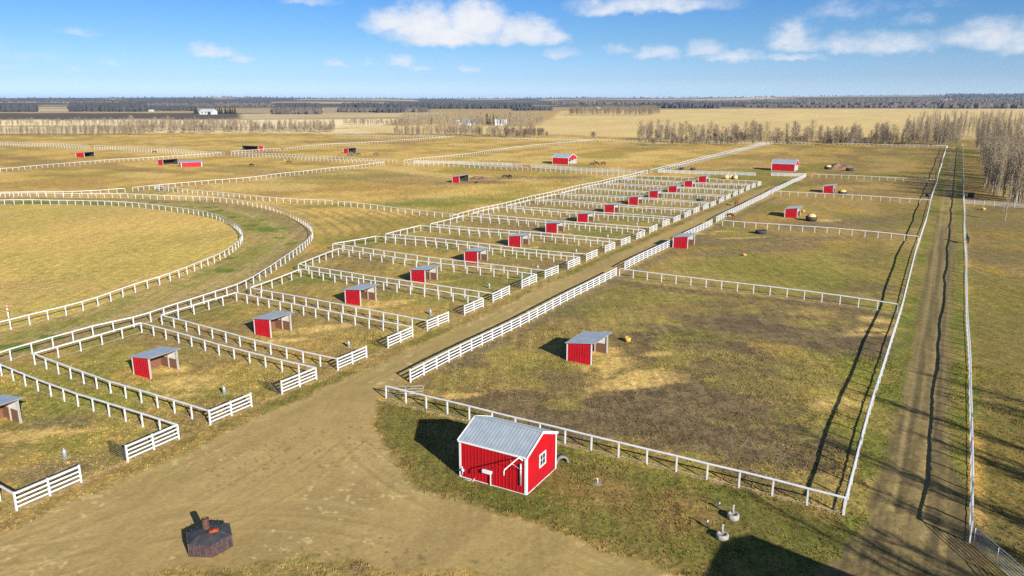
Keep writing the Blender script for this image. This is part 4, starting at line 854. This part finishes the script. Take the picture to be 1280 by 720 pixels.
# ------------------------------------------------------------------ bare trees
def tree_proto(seed, H, spread, m_tr, m_tw, nb=22, tw=7, low=.22, up=.9, tww=.035, rnd=False):
    r = random.Random(seed); tr = MB(); tv = []; tf = []
    pts = []; rad = []; dx = dy = 0
    for i in range(8):
        t = i/7; pts.append(Vector((dx, dy, t*H*.93-(.3 if i == 0 else 0)))); rad.append(max(.025, H*.0115*(1-t)**.8+.01)); dx += r.uniform(-.12, .12); dy += r.uniform(-.12, .12)
    tr.tube(pts, rad, 6)
    def pt(t):
        f = t*7; i = min(6, int(f)); return pts[i].lerp(pts[i+1], f-i)
    def twig(a, b, w):
        d = (b-a); s = d.cross(Vector((r.uniform(-1, 1), r.uniform(-1, 1), r.uniform(-1, 1))))
        if s.length < 1e-4: return
        s = s.normalized()*w; n = len(tv); tv.extend([tuple(a-s), tuple(a+s), tuple(b)]); tf.append((n, n+1, n+2))
    for i in range(nb):
        t = low+(1-low)*((i+r.random())/nb)**.85; an = i*2.399+r.uniform(-.5, .5); p = pt(min(.99, t))
        L_ = spread*H*(((.30+.85*math.sin(math.pi*min(1, t)**.75)**.8)*.62) if rnd else (1.05-t)**.7)*r.uniform(.75, 1.2)+.5; d = Vector((math.cos(an), math.sin(an), up*r.uniform(.7, 1.4))).normalized()
        q = [p]; dd = d.copy()
        for k in range(3):
            dd = (dd+Vector((r.uniform(-.2, .2), r.uniform(-.2, .2), .22))).normalized(); q.append(q[-1]+dd*L_/3)
        br = max(.018, .009*L_+.008); tr.tube(q, [br, br*.75, br*.5, br*.2], 4, False)
        for j in range(tw):
            s_ = (j+.6)/tw; f = s_*3; ii = min(2, int(f)); a = q[ii].lerp(q[ii+1], f-ii)
            d2 = (dd+Vector((r.uniform(-1, 1), r.uniform(-1, 1), r.uniform(-.3, .9)))).normalized(); l2 = L_*r.uniform(.28, .5)
            b2 = a+d2*l2; twig(a, b2, tww)
            for k in range(4):
                a3 = a.lerp(b2, r.uniform(.2, .95)); d3 = (d2+Vector((r.uniform(-.9, .9), r.uniform(-.9, .9), r.uniform(-.2, .9)))).normalized(); twig(a3, a3+d3*l2*r.uniform(.4, .75), tww*.75)
    cm = MB(); cm.v = tv; cm.f = tf
    return tr.mesh('trunk', M[m_tr]), cm.mesh('crown', M[m_tw])
ASPEN = [tree_proto(s, 15+s % 3, .17, 'pale_bark', 'twig2', 32, 9, .12, 1.2, .038) for s in (1, 2, 3, 4)]
BELT = [tree_proto(20+s, 11+s % 3, .34, 'bark', 'twig', 26, 9, .08, .75, .046, True) for s in (1, 2, 3, 4)]
BELTL = [tree_proto(40+s, 11+s % 2, .34, 'bark', 'twig2', 24, 9, .08, .75, .056, True) for s in (1, 2, 3)]
ASPEN_FINE = [tree_proto(s, 15+s % 3, .2, 'pale_bark', 'twig2', 28, 9, .15, 1.1, .028) for s in (81, 82, 83)]
SHRUB = [tree_proto(60+s, 5, .5, 'bark', 'shrub', 20, 9, .05, .8, .07) for s in (1, 2)]
def tree(pr, p, s, lab, group, name='bare_tree', cat='tree', sx=None):
    o = empty(name, G(p, -.05), random.uniform(0, 6.28), lab, cat, group); o.scale = ((sx or s)*random.uniform(.9, 1.1),)*2+(s,)
    add('trunk', pr[0], o); add('crown', pr[1], o)
    return o
rt = random.Random(5)
# lone pale tree
tree(ASPEN[0], at(1256,276), .72, 'lone pale bare tree standing in the right pasture beside its fence', None)
# dense aspen wood on the right
REST = []
def rest(protos, p, s_): REST.append((protos[rt.randrange(len(protos))], p, s_))
for i in range(235):
    t = (i/235)**1.25; u = 251+t*262+rt.uniform(-2, 2); edge = 12.5+2.5*math.sin(u*.06)+(2.5 if u < 262 else 0)
    vmax = edge+9+(u-250)*.115; v = edge+(vmax-edge)*rt.random()**1.5; sc = rt.uniform(.70, 1.08)
    if i < 165 and (i < 110 or i % 2 == 0): tree(ASPEN[rt.randrange(4)], site(u, v), sc, 'pale bare tree in the dense wood right of the farm lane', 'bare trees of the right hand wood')
    else: rest(ASPEN, site(u, v), sc)
# tree row along the far right fence
for i in range(92):
    px = 800+i*4.3+rt.uniform(-2, 2); base = 176.5+(px-800)*.0145+rt.uniform(-1.2, 0.6); sc = rt.uniform(.55, 1.12)
    if i % 3 == 1: rest(BELT, at(px, base), sc); continue
    tree(BELT[rt.randrange(4)], at(px, base), sc, 'bare brown tree in the row along the far right fence', 'bare trees of the far right row')
for i in range(85):
    px = rt.uniform(795, 1200); rest(BELT, at(px, 176+(px-800)*.0145+rt.uniform(-2.2, .3)), rt.uniform(.6, 1.2))
for i in range(130): rest(SHRUB, at(rt.uniform(795, 1195), 177+(rt.random()*380)*.0145+rt.uniform(-1.2, .2)), rt.uniform(.6, 1.2))
for i in range(60): rest(ASPEN, at(rt.uniform(1130, 1262), 171+rt.uniform(-4, 2.5)), rt.uniform(.7, 1.05))
for i in range(20):       # taller clump left of the wood
    tree(ASPEN[rt.randrange(4)], at(1135+i*6.1+rt.uniform(-2, 2), 171+rt.uniform(-3, 2.5)), rt.uniform(.75, 1.1), 'tall bare tree in the clump behind the end of the farm lane', 'tall bare trees behind the lane end')
# out of frame trees at right that cast the streaked shade
for (u, v, s) in ((18,24,1.0),(26,28,1.1),(34,25,1.05),(40,31,1.0),(47,27,1.15),(54,33,.95),(60,29,1.1),(30,36,1.1),(66,36,1.0),(22,33,1.05),(14,30,1.0),(36,30,1.0),(50,37,1.1),(44,24,.85),(28,22,.85),(72,30,.9),(20,38,1.15),(33,31,1.1),(43,36,1.1),(57,25,.8),(38,21,.75),(12,25,.9),(48,42,1.2),(62,41,1.15),(27,42,1.2),(36,45,1.25)):
    tree(ASPEN_FINE[rt.randrange(3)] if rt.random() < .4 else ASPEN[rt.randrange(4)], site(u, v), s*.95, 'bare tree at the right edge of the property shading the lane', 'bare trees shading the lane', sx=s*1.15)
# left belt
def joined(name, protos, places, mtr, lab, group=None):
    vs = []; fs = []; n = 0; tgt = []
    cache = {}
    for (pi, p, s) in places:
        if pi not in cache:
            vv = []; ff = []; off = 0
            for me in (protos[pi] if protos else pi):
                a = np.empty(len(me.vertices)*3); me.vertices.foreach_get('co', a); a = a.reshape(-1, 3); vv.append(a)
                ff += [tuple(i+off for i in q.vertices) for q in me.polygons if len(q.vertices) <= 4]; off += len(a)
            cache[pi] = (np.concatenate(vv), ff)
        a, f = cache[pi]; th = rt.uniform(0, 6.28); c, s_ = math.cos(th), math.sin(th)
        b = np.stack([(a[:, 0]*c-a[:, 1]*s_)*s+p.x, (a[:, 0]*s_+a[:, 1]*c)*s+p.y, a[:, 2]*s], 1); vs.append(b); fs += [tuple(i+n for i in q) for q in f]; n += len(a)
    me = bpy.data.meshes.new(name); me.from_pydata(np.concatenate(vs).tolist(), [], fs); me.materials.append(mtr); me.update()
    return tag(add(name, me), lab, 'trees', group, 'stuff')
for i in range(70):
    px = 150+i*3.85+rt.uniform(-2, 2); t = (px-150)/270; by = 163.5+rt.uniform(-1.5, .8)+(1.2 if px > 380 else 0)
    big_ = 1.0 if 160 < px < 250 else .8
    if i % 2: rest(BELTL, at(px, by), rt.uniform(.55, 1.1)*big_); continue
    tree(BELTL[rt.randrange(3)], at(px, by), rt.uniform(.6, 1.15)*big_, 'bare tan tree in the left belt beyond the far pasture', 'bare trees of the left belt')
for i in range(40):
    px = 495+i*4.2+rt.uniform(-2, 2)
    if i % 2: rest(BELTL, at(px, 169.5+(px-495)*.012+rt.uniform(-1.5, .6)), rt.uniform(.45, .8)); continue
    tree(BELTL[rt.randrange(3)], at(px, 169.5+(px-495)*.012+rt.uniform(-1.5, .6)), rt.uniform(.45, .8), 'bare tan tree in the middle belt in front of the farmhouse', 'bare trees of the middle belt')
for i in range(12):
    px = 632+i*4.6+rt.uniform(-1, 1); tree(SHRUB[i % 2], at(px, 171.8+rt.uniform(-.5, .6)), rt.uniform(.8, 1.45)*(1 if px < 680 else .7), 'leafless rounded shrub at the right end of the middle belt', 'shrubs of the middle belt', 'bare_shrub', 'shrub')
tree(SHRUB[0], at(741,173.5), .95, 'leafless rounded shrub alone by the fence corner right of the middle belt', None, 'bare_shrub', 'shrub', 1.6)
for i in range(170): rest(BELTL, at(rt.uniform(150, 418), 164.2+rt.uniform(-2, 1.6)), rt.uniform(.4, .95))
for i in range(95): rest(BELTL, at(rt.uniform(492, 668), 170.2+rt.uniform(-2, .8)), rt.uniform(.4, .8))
for i in range(70): rest(SHRUB, at(rt.uniform(88, 415), 166+rt.uniform(-1.5, .8)), rt.uniform(.7, 1.3))
joined('bare_trees', None, REST, M['twig'], 'remaining bare brown trees filling the belts and the right hand wood')
pl = []
for i in range(150): pl.append((rt.randrange(3), at(i*1.35-20+rt.uniform(-3, 3), 168+rt.uniform(-1, 1)), rt.uniform(.35, .7)))
for i in range(170): pl.append((rt.randrange(3), at(i*2.0-20+rt.uniform(-3, 3), 157.5+rt.uniform(-1, .5)), rt.uniform(.35, .75)))
for i in range(70): pl.append((rt.randrange(3), at(430+i*1.2+rt.uniform(-1, 1), 156.5+rt.uniform(-1, .5)), rt.uniform(.35, .7)))
joined('hedgerow_trees', BELTL, pl, M['twig'], 'thin rows of bare trees between the pale stubble fields at left')
pl = []
for i in range(420): pl.append((rt.randrange(3), at(498+rt.random()*182, 158-rt.random()**1.4*11), rt.uniform(.55, 1.0)))
pl = [q for q in pl if not (at(575,156)-q[1]).length < 9 and not (at(622,157)-q[1]).length < 14]
joined('bare_wood', BELTL, pl, M['twig2'], 'broad bare wood around the farmhouse in the middle distance')
pl = []
for i in range(150): pl.append((rt.randrange(3), at(712+rt.random()*112, 145.2-rt.random()*4), rt.uniform(1.0, 1.5)))
joined('bare_copse', BELTL, pl, M['twig'], 'bare copse standing in the stubble field right of centre')
pl = []
for i in range(300): pl.append((rt.randrange(4), at(1150+rt.random()*190, 168-rt.random()*22), rt.uniform(.6, 1.0)))
joined('wood_backdrop', ASPEN, pl, M['twig2'], 'far part of the bare wood behind the end of the lane')

# ------------------------------------------------------------------ spruces, farm buildings
def spruce_proto(seed, H):
    r = random.Random(seed); q = MB(); q.tube([(0,0,-.2),(0,0,H*.9)], [H*.018,.03], 6); tv = []; tf = []
    for i in range(260):
        t = .06+.94*(i/260); an = i*2.399; L_ = H*.20*(1-t)**.8+.15; z = H*t; a = Vector((0, 0, z)); b_ = Vector((math.cos(an)*L_, math.sin(an)*L_, z-L_*r.uniform(.15, .5))); s = Vector((-math.sin(an), math.cos(an), 0))*L_*r.uniform(.22, .4); m_ = a.lerp(b_, .6)
        n = len(tv); tv += [tuple(a), tuple(m_+s), tuple(b_), tuple(m_-s)]; tf += [(n, n+1, n+2), (n, n+2, n+3)]
    c = MB(); c.v = tv; c.f = tf; return q.mesh('trunk', M['bark']), c.mesh('crown', M['spruce'])
SPR = [spruce_proto(1, 14), spruce_proto(2, 11)]
for i, (px, py, s) in enumerate(((609,155,1.0),(613,155.5,1.1),(616.5,155,.95),(627,152,.8),(631,152,.75),(594,154,.55),(596,155,.7))): tree(SPR[i % 2], at(px, py), s, 'dark green spruce beside the middle farmhouse', 'spruces by the farmhouse', 'spruce_tree', 'tree', s*1.2)
for i, px in enumerate((244,246.5,270,272.5,275,277.5,282,285,288,291,294)): tree(SPR[i % 2], at(px, 142.3+rt.uniform(-.2, .2)), rt.uniform(1.0, 1.35), 'dark spruce beside the white barn far at left', 'spruces by the white barn', 'spruce_tree', 'tree', 1.5)
def house(px, py, Lx, D, he, hr, rz, lab, wm='housewall', rm='houseroof', cat='house', name='farm_house', door=None):
    o = empty(name, G(at(px, py)), rz, lab, cat, None); q = MB(); q.raw([(0,0,-.3),(Lx,0,-.3),(Lx,D,-.3),(0,D,-.3),(0,0,he),(Lx,0,he),(Lx,D,he),(0,D,he),(0,D/2,hr),(Lx,D/2,hr)], [(0,1,5,4),(2,3,7,6),(0,4,8,7,3),(1,2,6,9,5),(3,2,1,0)]); wl = q.build('wall', M[wm], o)
    q = MB(); e = .4; s = (hr-he)/(D/2)
    for ya in (-e, D+e):
        za = he-e*s+.08; q.raw([(-e,ya,za),(Lx+e,ya,za),(Lx+e,D/2,hr+.08),(-e,D/2,hr+.08),(-e,ya,za+.15),(Lx+e,ya,za+.15),(Lx+e,D/2,hr+.23),(-e,D/2,hr+.23)], [(0,1,2,3),(4,5,6,7),(0,1,5,4),(1,2,6,5),(2,3,7,6),(3,0,4,7)])
    q.build('roof', M[rm], o)
    for k in range(3):
        w = MB(); x0 = Lx*(.16+.28*k); w.box(x0, x0+Lx*.09, -.06, -.01, he*.4, he*.8); w.build('window', M['glass'], o)
    d = MB()
    if door: d.box(Lx*.62, Lx*.86, -.07, -.015, 0, he*.85)
    else: d.box(Lx*.32, Lx*.38, -.07, -.015, 0, he*.75)
    d.build('door', M['black' if door else 'boards'], o); return o
house(619,156.8,12.5,9,3.2,6.0,ANG*0+.05,'white farmhouse with pale blue roof in front of dark spruces')
house(581,156.6,11,9,2.8,6.0,.1,'low farmhouse with grey roof half hidden by bare trees','housewall','greyroof')
house(570,155.3,7,6,2.8,4.6,-.2,'small pale outbuilding left of the grey roofed farmhouse','housewall','houseroof','outbuilding','outbuilding')
house(249.5,143.2,28,15,6,9.5,-.25,'long white farm barn with a dark doorway far at left','housewall','houseroof','barn','farm_barn',True)
for i, (px, py, w, lab) in enumerate(((186,139.6,10,'tiny white house beside the dark woods at far left'),(207,138.5,9,'tiny white house right of the far left dark woods'),(176,129.3,16,'pale far building near the skyline at left'),(563,130.4,15,'pale far building near the skyline left of centre'),(745,136.3,14,'tiny pale building at the left of the far copse'),(1011,130.6,16,'pale far building near the skyline right of centre'))): house(px, py, w, w*.7, w*.3, w*.45, .1*i, lab, 'housewall', 'houseroof', 'building', 'far_building')

# ------------------------------------------------------------------ distant woods: masses of trees
def hz(x, y):
    r = math.hypot(x, y); a_ = np.array([math.atan2(x, y)]); rr = np.array([r])
    rid = sstep(3200, 9500, rr)*(24+26*fbm(a_*9+40, rr*.0002, 5, 3)+30*sstep(.12, .55, a_)+10*np.exp(-((a_+.33)/.10)**2))
    return float((rid*(1-sstep(11000, 20000, rr)*1.4))[0]+(sstep(1200, 3000, rr)*4*(fbm(np.array([x*.0016]), np.array([y*.0016]), 8, 3)-.5))[0])
def far_wood(strips, name, m, lab, wr=(.25, .45)):
    vs = []; fs = []; r = random.Random(hash(name) % 1000 if False else len(name)*13+len(lab))
    for (x0, x1, y, depth, n, h) in strips:
        for i in range(n):
            px = r.uniform(x0, x1); d0 = at(px, y); dist = d0.length*(1+depth*r.random()); p = d0.normalized()*dist
            H = h*r.uniform(.7, 1.25); w = H*r.uniform(*wr); zb = hz(p.x, p.y)-.5; b = len(vs); th = r.uniform(0, 6)
            for (rr, zz) in ((.7, .0), (1.0, .32), (.75, .68)):
                for k in range(5):
                    a = th+k*1.2566; q = w*rr*r.uniform(.7, 1.2); vs.append((p.x+math.cos(a)*q, p.y+math.sin(a)*q, zb+H*zz))
            vs.append((p.x, p.y, zb+H))
            for j in (0, 5):
                for k in range(5): fs.append((b+j+k, b+j+(k+1) % 5, b+j+5+(k+1) % 5, b+j+5+k))
            for k in range(5): fs.append((b+10+k, b+10+(k+1) % 5, b+15))
    me = bpy.data.meshes.new(name); me.from_pydata(vs, [], fs); me.materials.append(m); me.update(); return tag(add(name, me), lab, 'woods', 'woods near the skyline', 'stuff')
far_wood([(-40,46,140.3,.35,420,16),(88,184,140.0,.5,800,17),(188,245,139,.25,300,10),(-60,340,130.5,.3,500,14)], 'dark_wood', M['wood_far'], 'dark evergreen woods behind the ploughed field at left')
far_wood([(345,400,139.5,.4,350,15),(428,540,136.2,.3,520,15),(540,665,136,.3,520,15),(470,505,141,.1,90,10),(640,690,138.5,.1,100,9)], 'dark_woods', M['wood_far'], 'dark woods near the skyline in the middle of the picture')
far_wood([(340,400,143,.15,160,11),(425,535,140.6,.1,260,9),(100,340,134,.4,300,11),(690,1300,131.3,.35,1300,14),(930,1180,134.6,.15,500,11),(1000,1300,134.2,.18,700,18),(1180,1320,135.6,.12,420,17)], 'brown_woods', M['wood_far_brown'], 'bare brown woods near the skyline at right', (.45, .85))
far_wood([(820,900,136,.12,260,15),(1180,1320,129.3,.5,500,16),(850,1010,133.6,.2,320,15)], 'evergreen_woods', M['wood_far'], 'dark evergreen woods beyond the right stubble field')
far_wood([(-200,1500,127.2,1.6,3800,17)], 'skyline_woods', M['wood_far'], 'continuous wooded country along the skyline')

# ------------------------------------------------------------------ sky, sun, haze, camera
W = bpy.data.worlds.new('World'); S.world = W; W.use_nodes = True
def world():
    nt = W.node_tree; N = nt.nodes; L = nt.links; N.clear(); out = N.new('ShaderNodeOutputWorld'); bg = N.new('ShaderNodeBackground'); L.new(bg.outputs[0], out.inputs[0]); bg.inputs[1].default_value = .055
    sk = N.new('ShaderNodeTexSky'); sk.sky_type = 'NISHITA'; sk.sun_disc = False; sk.sun_elevation = R(SUNEL); sk.sun_rotation = math.atan2(SUNH.x, SUNH.y); sk.altitude = 600; sk.air_density = 1.0; sk.dust_density = .6; sk.ozone_density = 1.6
    def M_(op, a, b=None, c=None):
        n = N.new('ShaderNodeMath'); n.operation = op
        for i, q in enumerate((a, b, c)):
            if q is None: continue
            if isinstance(q, (int, float)): n.inputs[i].default_value = q
            else: L.new(q, n.inputs[i])
        return n.outputs[0]
    tc = N.new('ShaderNodeTexCoord'); nm = N.new('ShaderNodeVectorMath'); nm.operation = 'NORMALIZE'; L.new(tc.outputs['Generated'], nm.inputs[0]); sx = N.new('ShaderNodeSeparateXYZ'); L.new(nm.outputs[0], sx.inputs[0])
    az = M_('ARCTAN2', sx.outputs[0], sx.outputs[1]); el = M_('ARCSINE', sx.outputs[2])
    # domain warp so that cloud edges billow
    def ns(scale, det, ro, off=0):
        c = N.new('ShaderNodeCombineXYZ'); L.new(M_('ADD', az, off), c.inputs[0]); L.new(M_('MULTIPLY', el, 1.5), c.inputs[1]); n = N.new('ShaderNodeTexNoise'); n.inputs['Scale'].default_value = scale; n.inputs['Detail'].default_value = det; n.inputs['Roughness'].default_value = ro; L.new(c.outputs[0], n.inputs['Vector']); return n.outputs['Fac']
    w1 = ns(22, 5, .6, 3); w2 = ns(60, 5, .62, 7); w3 = ns(9, 3, .5, 1)
    azw = M_('ADD', az, M_('MULTIPLY', M_('SUBTRACT', w1, .5), .05)); elw = M_('ADD', el, M_('MULTIPLY', M_('SUBTRACT', ns(30, 4, .6, 11), .5), .022))
    def ae(px, py):
        u = (px-640)/F; v = (360-py)/F; d = Vector((u, CP+v*SP, -SP+v*CP)).normalized(); return math.atan2(d.x, d.y), math.asin(d.z)
    blobs = [(490,26,40,20,1),(530,28,62,30,1.1),(596,24,52,30,1.15),(560,44,78,18,1.1),(655,38,48,24,1.05),(690,45,28,13,.9),(815,4,110,15,.85),(760,12,50,10,.8),(262,62,36,11,.75),(300,74,18,7,.65),(95,38,26,6,.5),(137,77,11,4,.55),(97,84,9,4,.4),(420,79,15,6,.6),(505,76,24,9,.75),(530,84,18,4,.5),(590,84,16,6,.6),(700,65,26,9,.6),(776,60,26,8,.5),(820,66,28,11,.75),(880,60,32,12,.75),(915,70,40,9,.8),(990,44,34,24,.8),(1010,58,40,9,.6),(1055,54,34,14,.7),(1115,54,56,18,.75),(985,71,42,6,.7),(1240,42,64,21,.8),(1290,48,50,20,.75),(1050,12,46,15,.45),(1150,6,60,8,.25),(1145,22,24,8,.4),(385,-2,45,10,.6),(40,70,45,5,.3),(20,82,25,4,.3),(460,76,14,4,.35),(330,-25,90,20,.8),(150,-60,120,22,.9),(1000,-40,160,26,.9),(620,-70,140,24,.9),(1500,20,140,30,.9),(-250,40,160,28,.8)]
    dens = None
    for (px, py, hw, hh, k) in blobs:
        a0, e0 = ae(px, py); da = M_('MULTIPLY', M_('SUBTRACT', azw, a0), F*.93/hw); de = M_('SUBTRACT', elw, e0-hh*.25/F); de = M_('MULTIPLY', M_('MAXIMUM', de, M_('MULTIPLY', de, -2.0)), F*.93/(hh*1.2))
        q = M_('SUBTRACT', k, M_('MULTIPLY', M_('ADD', M_('MULTIPLY', da, da), M_('MULTIPLY', de, de)), k)); dens = q if dens is None else M_('MAXIMUM', dens, q)
    dens = M_('ADD', dens, M_('MULTIPLY', M_('SUBTRACT', w2, .5), .75)); mr = N.new('ShaderNodeMapRange'); mr.interpolation_type = 'SMOOTHSTEP'; L.new(dens, mr.inputs[0]); mr.inputs[1].default_value = .02; mr.inputs[2].default_value = 1.12; mr.inputs[3].default_value = 0; mr.inputs[4].default_value = .92
    # cloud tone: bright tops, soft lavender below
    tone = N.new('ShaderNodeMapRange'); L.new(M_('ADD', dens, M_('MULTIPLY', M_('SUBTRACT', w1, .5), 1.6)), tone.inputs[0]); tone.inputs[1].default_value = 0; tone.inputs[2].default_value = 1.3; tone.inputs[3].default_value = 0; tone.inputs[4].default_value = 1
    cc = N.new('ShaderNodeMix'); cc.data_type = 'RGBA'; L.new(tone.outputs[0], cc.inputs[0]); cc.inputs[6].default_value = (*[q*CLOUD for q in (.80,.86,.98)], 1); cc.inputs[7].default_value = (*[q*CLOUD for q in (1.04,1.03,1.04)], 1)
    # slight colour grade of the clear sky with elevation
    gr = N.new('ShaderNodeValToRGB'); e = gr.color_ramp.elements; e[0].position = 0; e[0].color = SKY0; e[1].position = .13; e[1].color = SKY2; m_ = e.new(.069); m_.color = SKY1; m2 = e.new(.025); m2.color = SKYL; m3 = e.new(.4); m3.color = (.35,.42,.5,1)
    L.new(M_('MAXIMUM', sx.outputs[2], 0.0), gr.inputs[0])
    ml = N.new('ShaderNodeMix'); ml.data_type = 'RGBA'; ml.blend_type = 'MULTIPLY'; ml.inputs[0].default_value = 1; L.new(sk.outputs[0], ml.inputs[6]); L.new(gr.outputs[0], ml.inputs[7])
    fx = N.new('ShaderNodeMix'); fx.data_type = 'RGBA'; L.new(mr.outputs[0], fx.inputs[0]); va = N.new('ShaderNodeVectorMath'); va.operation = 'SCALE'; L.new(ml.outputs[2], va.inputs[0]); L.new(M_('ADD', M_('MULTIPLY', az, 0.0), 2.0), va.inputs['Scale']); L.new(va.outputs[0], fx.inputs[6]); L.new(cc.outputs[2], fx.inputs[7]); L.new(fx.outputs[2], bg.inputs[0])
CLOUD = 6.0
SKY0 = (.345,.49,.85,1); SKYL = (.235,.335,.60,1); SKY1 = (.168,.275,.45,1); SKY2 = (.112,.234,.425,1)
CLOUD = 6.8
world()
sl = bpy.data.lights.new('sun', 'SUN'); sl.energy = 5.0; sl.angle = R(.53); sl.color = (1, .95, .855); so = add('sun', sl)
sd = Vector((SUNH.x*math.cos(R(SUNEL)), SUNH.y*math.cos(R(SUNEL)), math.sin(R(SUNEL)))); so.rotation_euler = sd.to_track_quat('Z', 'Y').to_euler()
HAZE = True
if HAZE:
    hm = bpy.data.materials.new('haze'); hm.use_nodes = True; nt = hm.node_tree; nt.nodes.clear(); o_ = nt.nodes.new('ShaderNodeOutputMaterial'); pv = nt.nodes.new('ShaderNodeVolumePrincipled'); pv.inputs['Color'].default_value = (.52,.72,1,1); pv.inputs['Density'].default_value = 3.4e-5; pv.inputs['Anisotropy'].default_value = .1; nt.links.new(pv.outputs[0], o_.inputs['Volume'])
    q = MB(); q.box(-30000, 30000, -30000, 30000, -60, 130); h = q.build('haze', hm); tag(h, 'thin blue haze over the far country', 'haze', None, 'stuff')
cam = bpy.data.cameras.new('camera'); co = add('camera', cam); co.location = (0, 0, CAMH); co.rotation_euler = (math.pi/2-PITCH, 0, 0); cam.sensor_width = 36; cam.lens = 36*F/1280; cam.clip_end = 80000; cam.clip_start = .5; S.camera = co
S.render.engine = 'CYCLES'; S.view_settings.view_transform = 'Standard'; S.view_settings.look = 'None'; S.view_settings.exposure = 1.3; S.view_settings.gamma = 1
S.cycles.use_denoising = False; S.cycles.sample_clamp_direct = 4; S.cycles.sample_clamp_indirect = 2; S.cycles.max_bounces = 4; S.cycles.volume_bounces = 0
S.render.resolution_x = 1024; S.render.resolution_y = 576
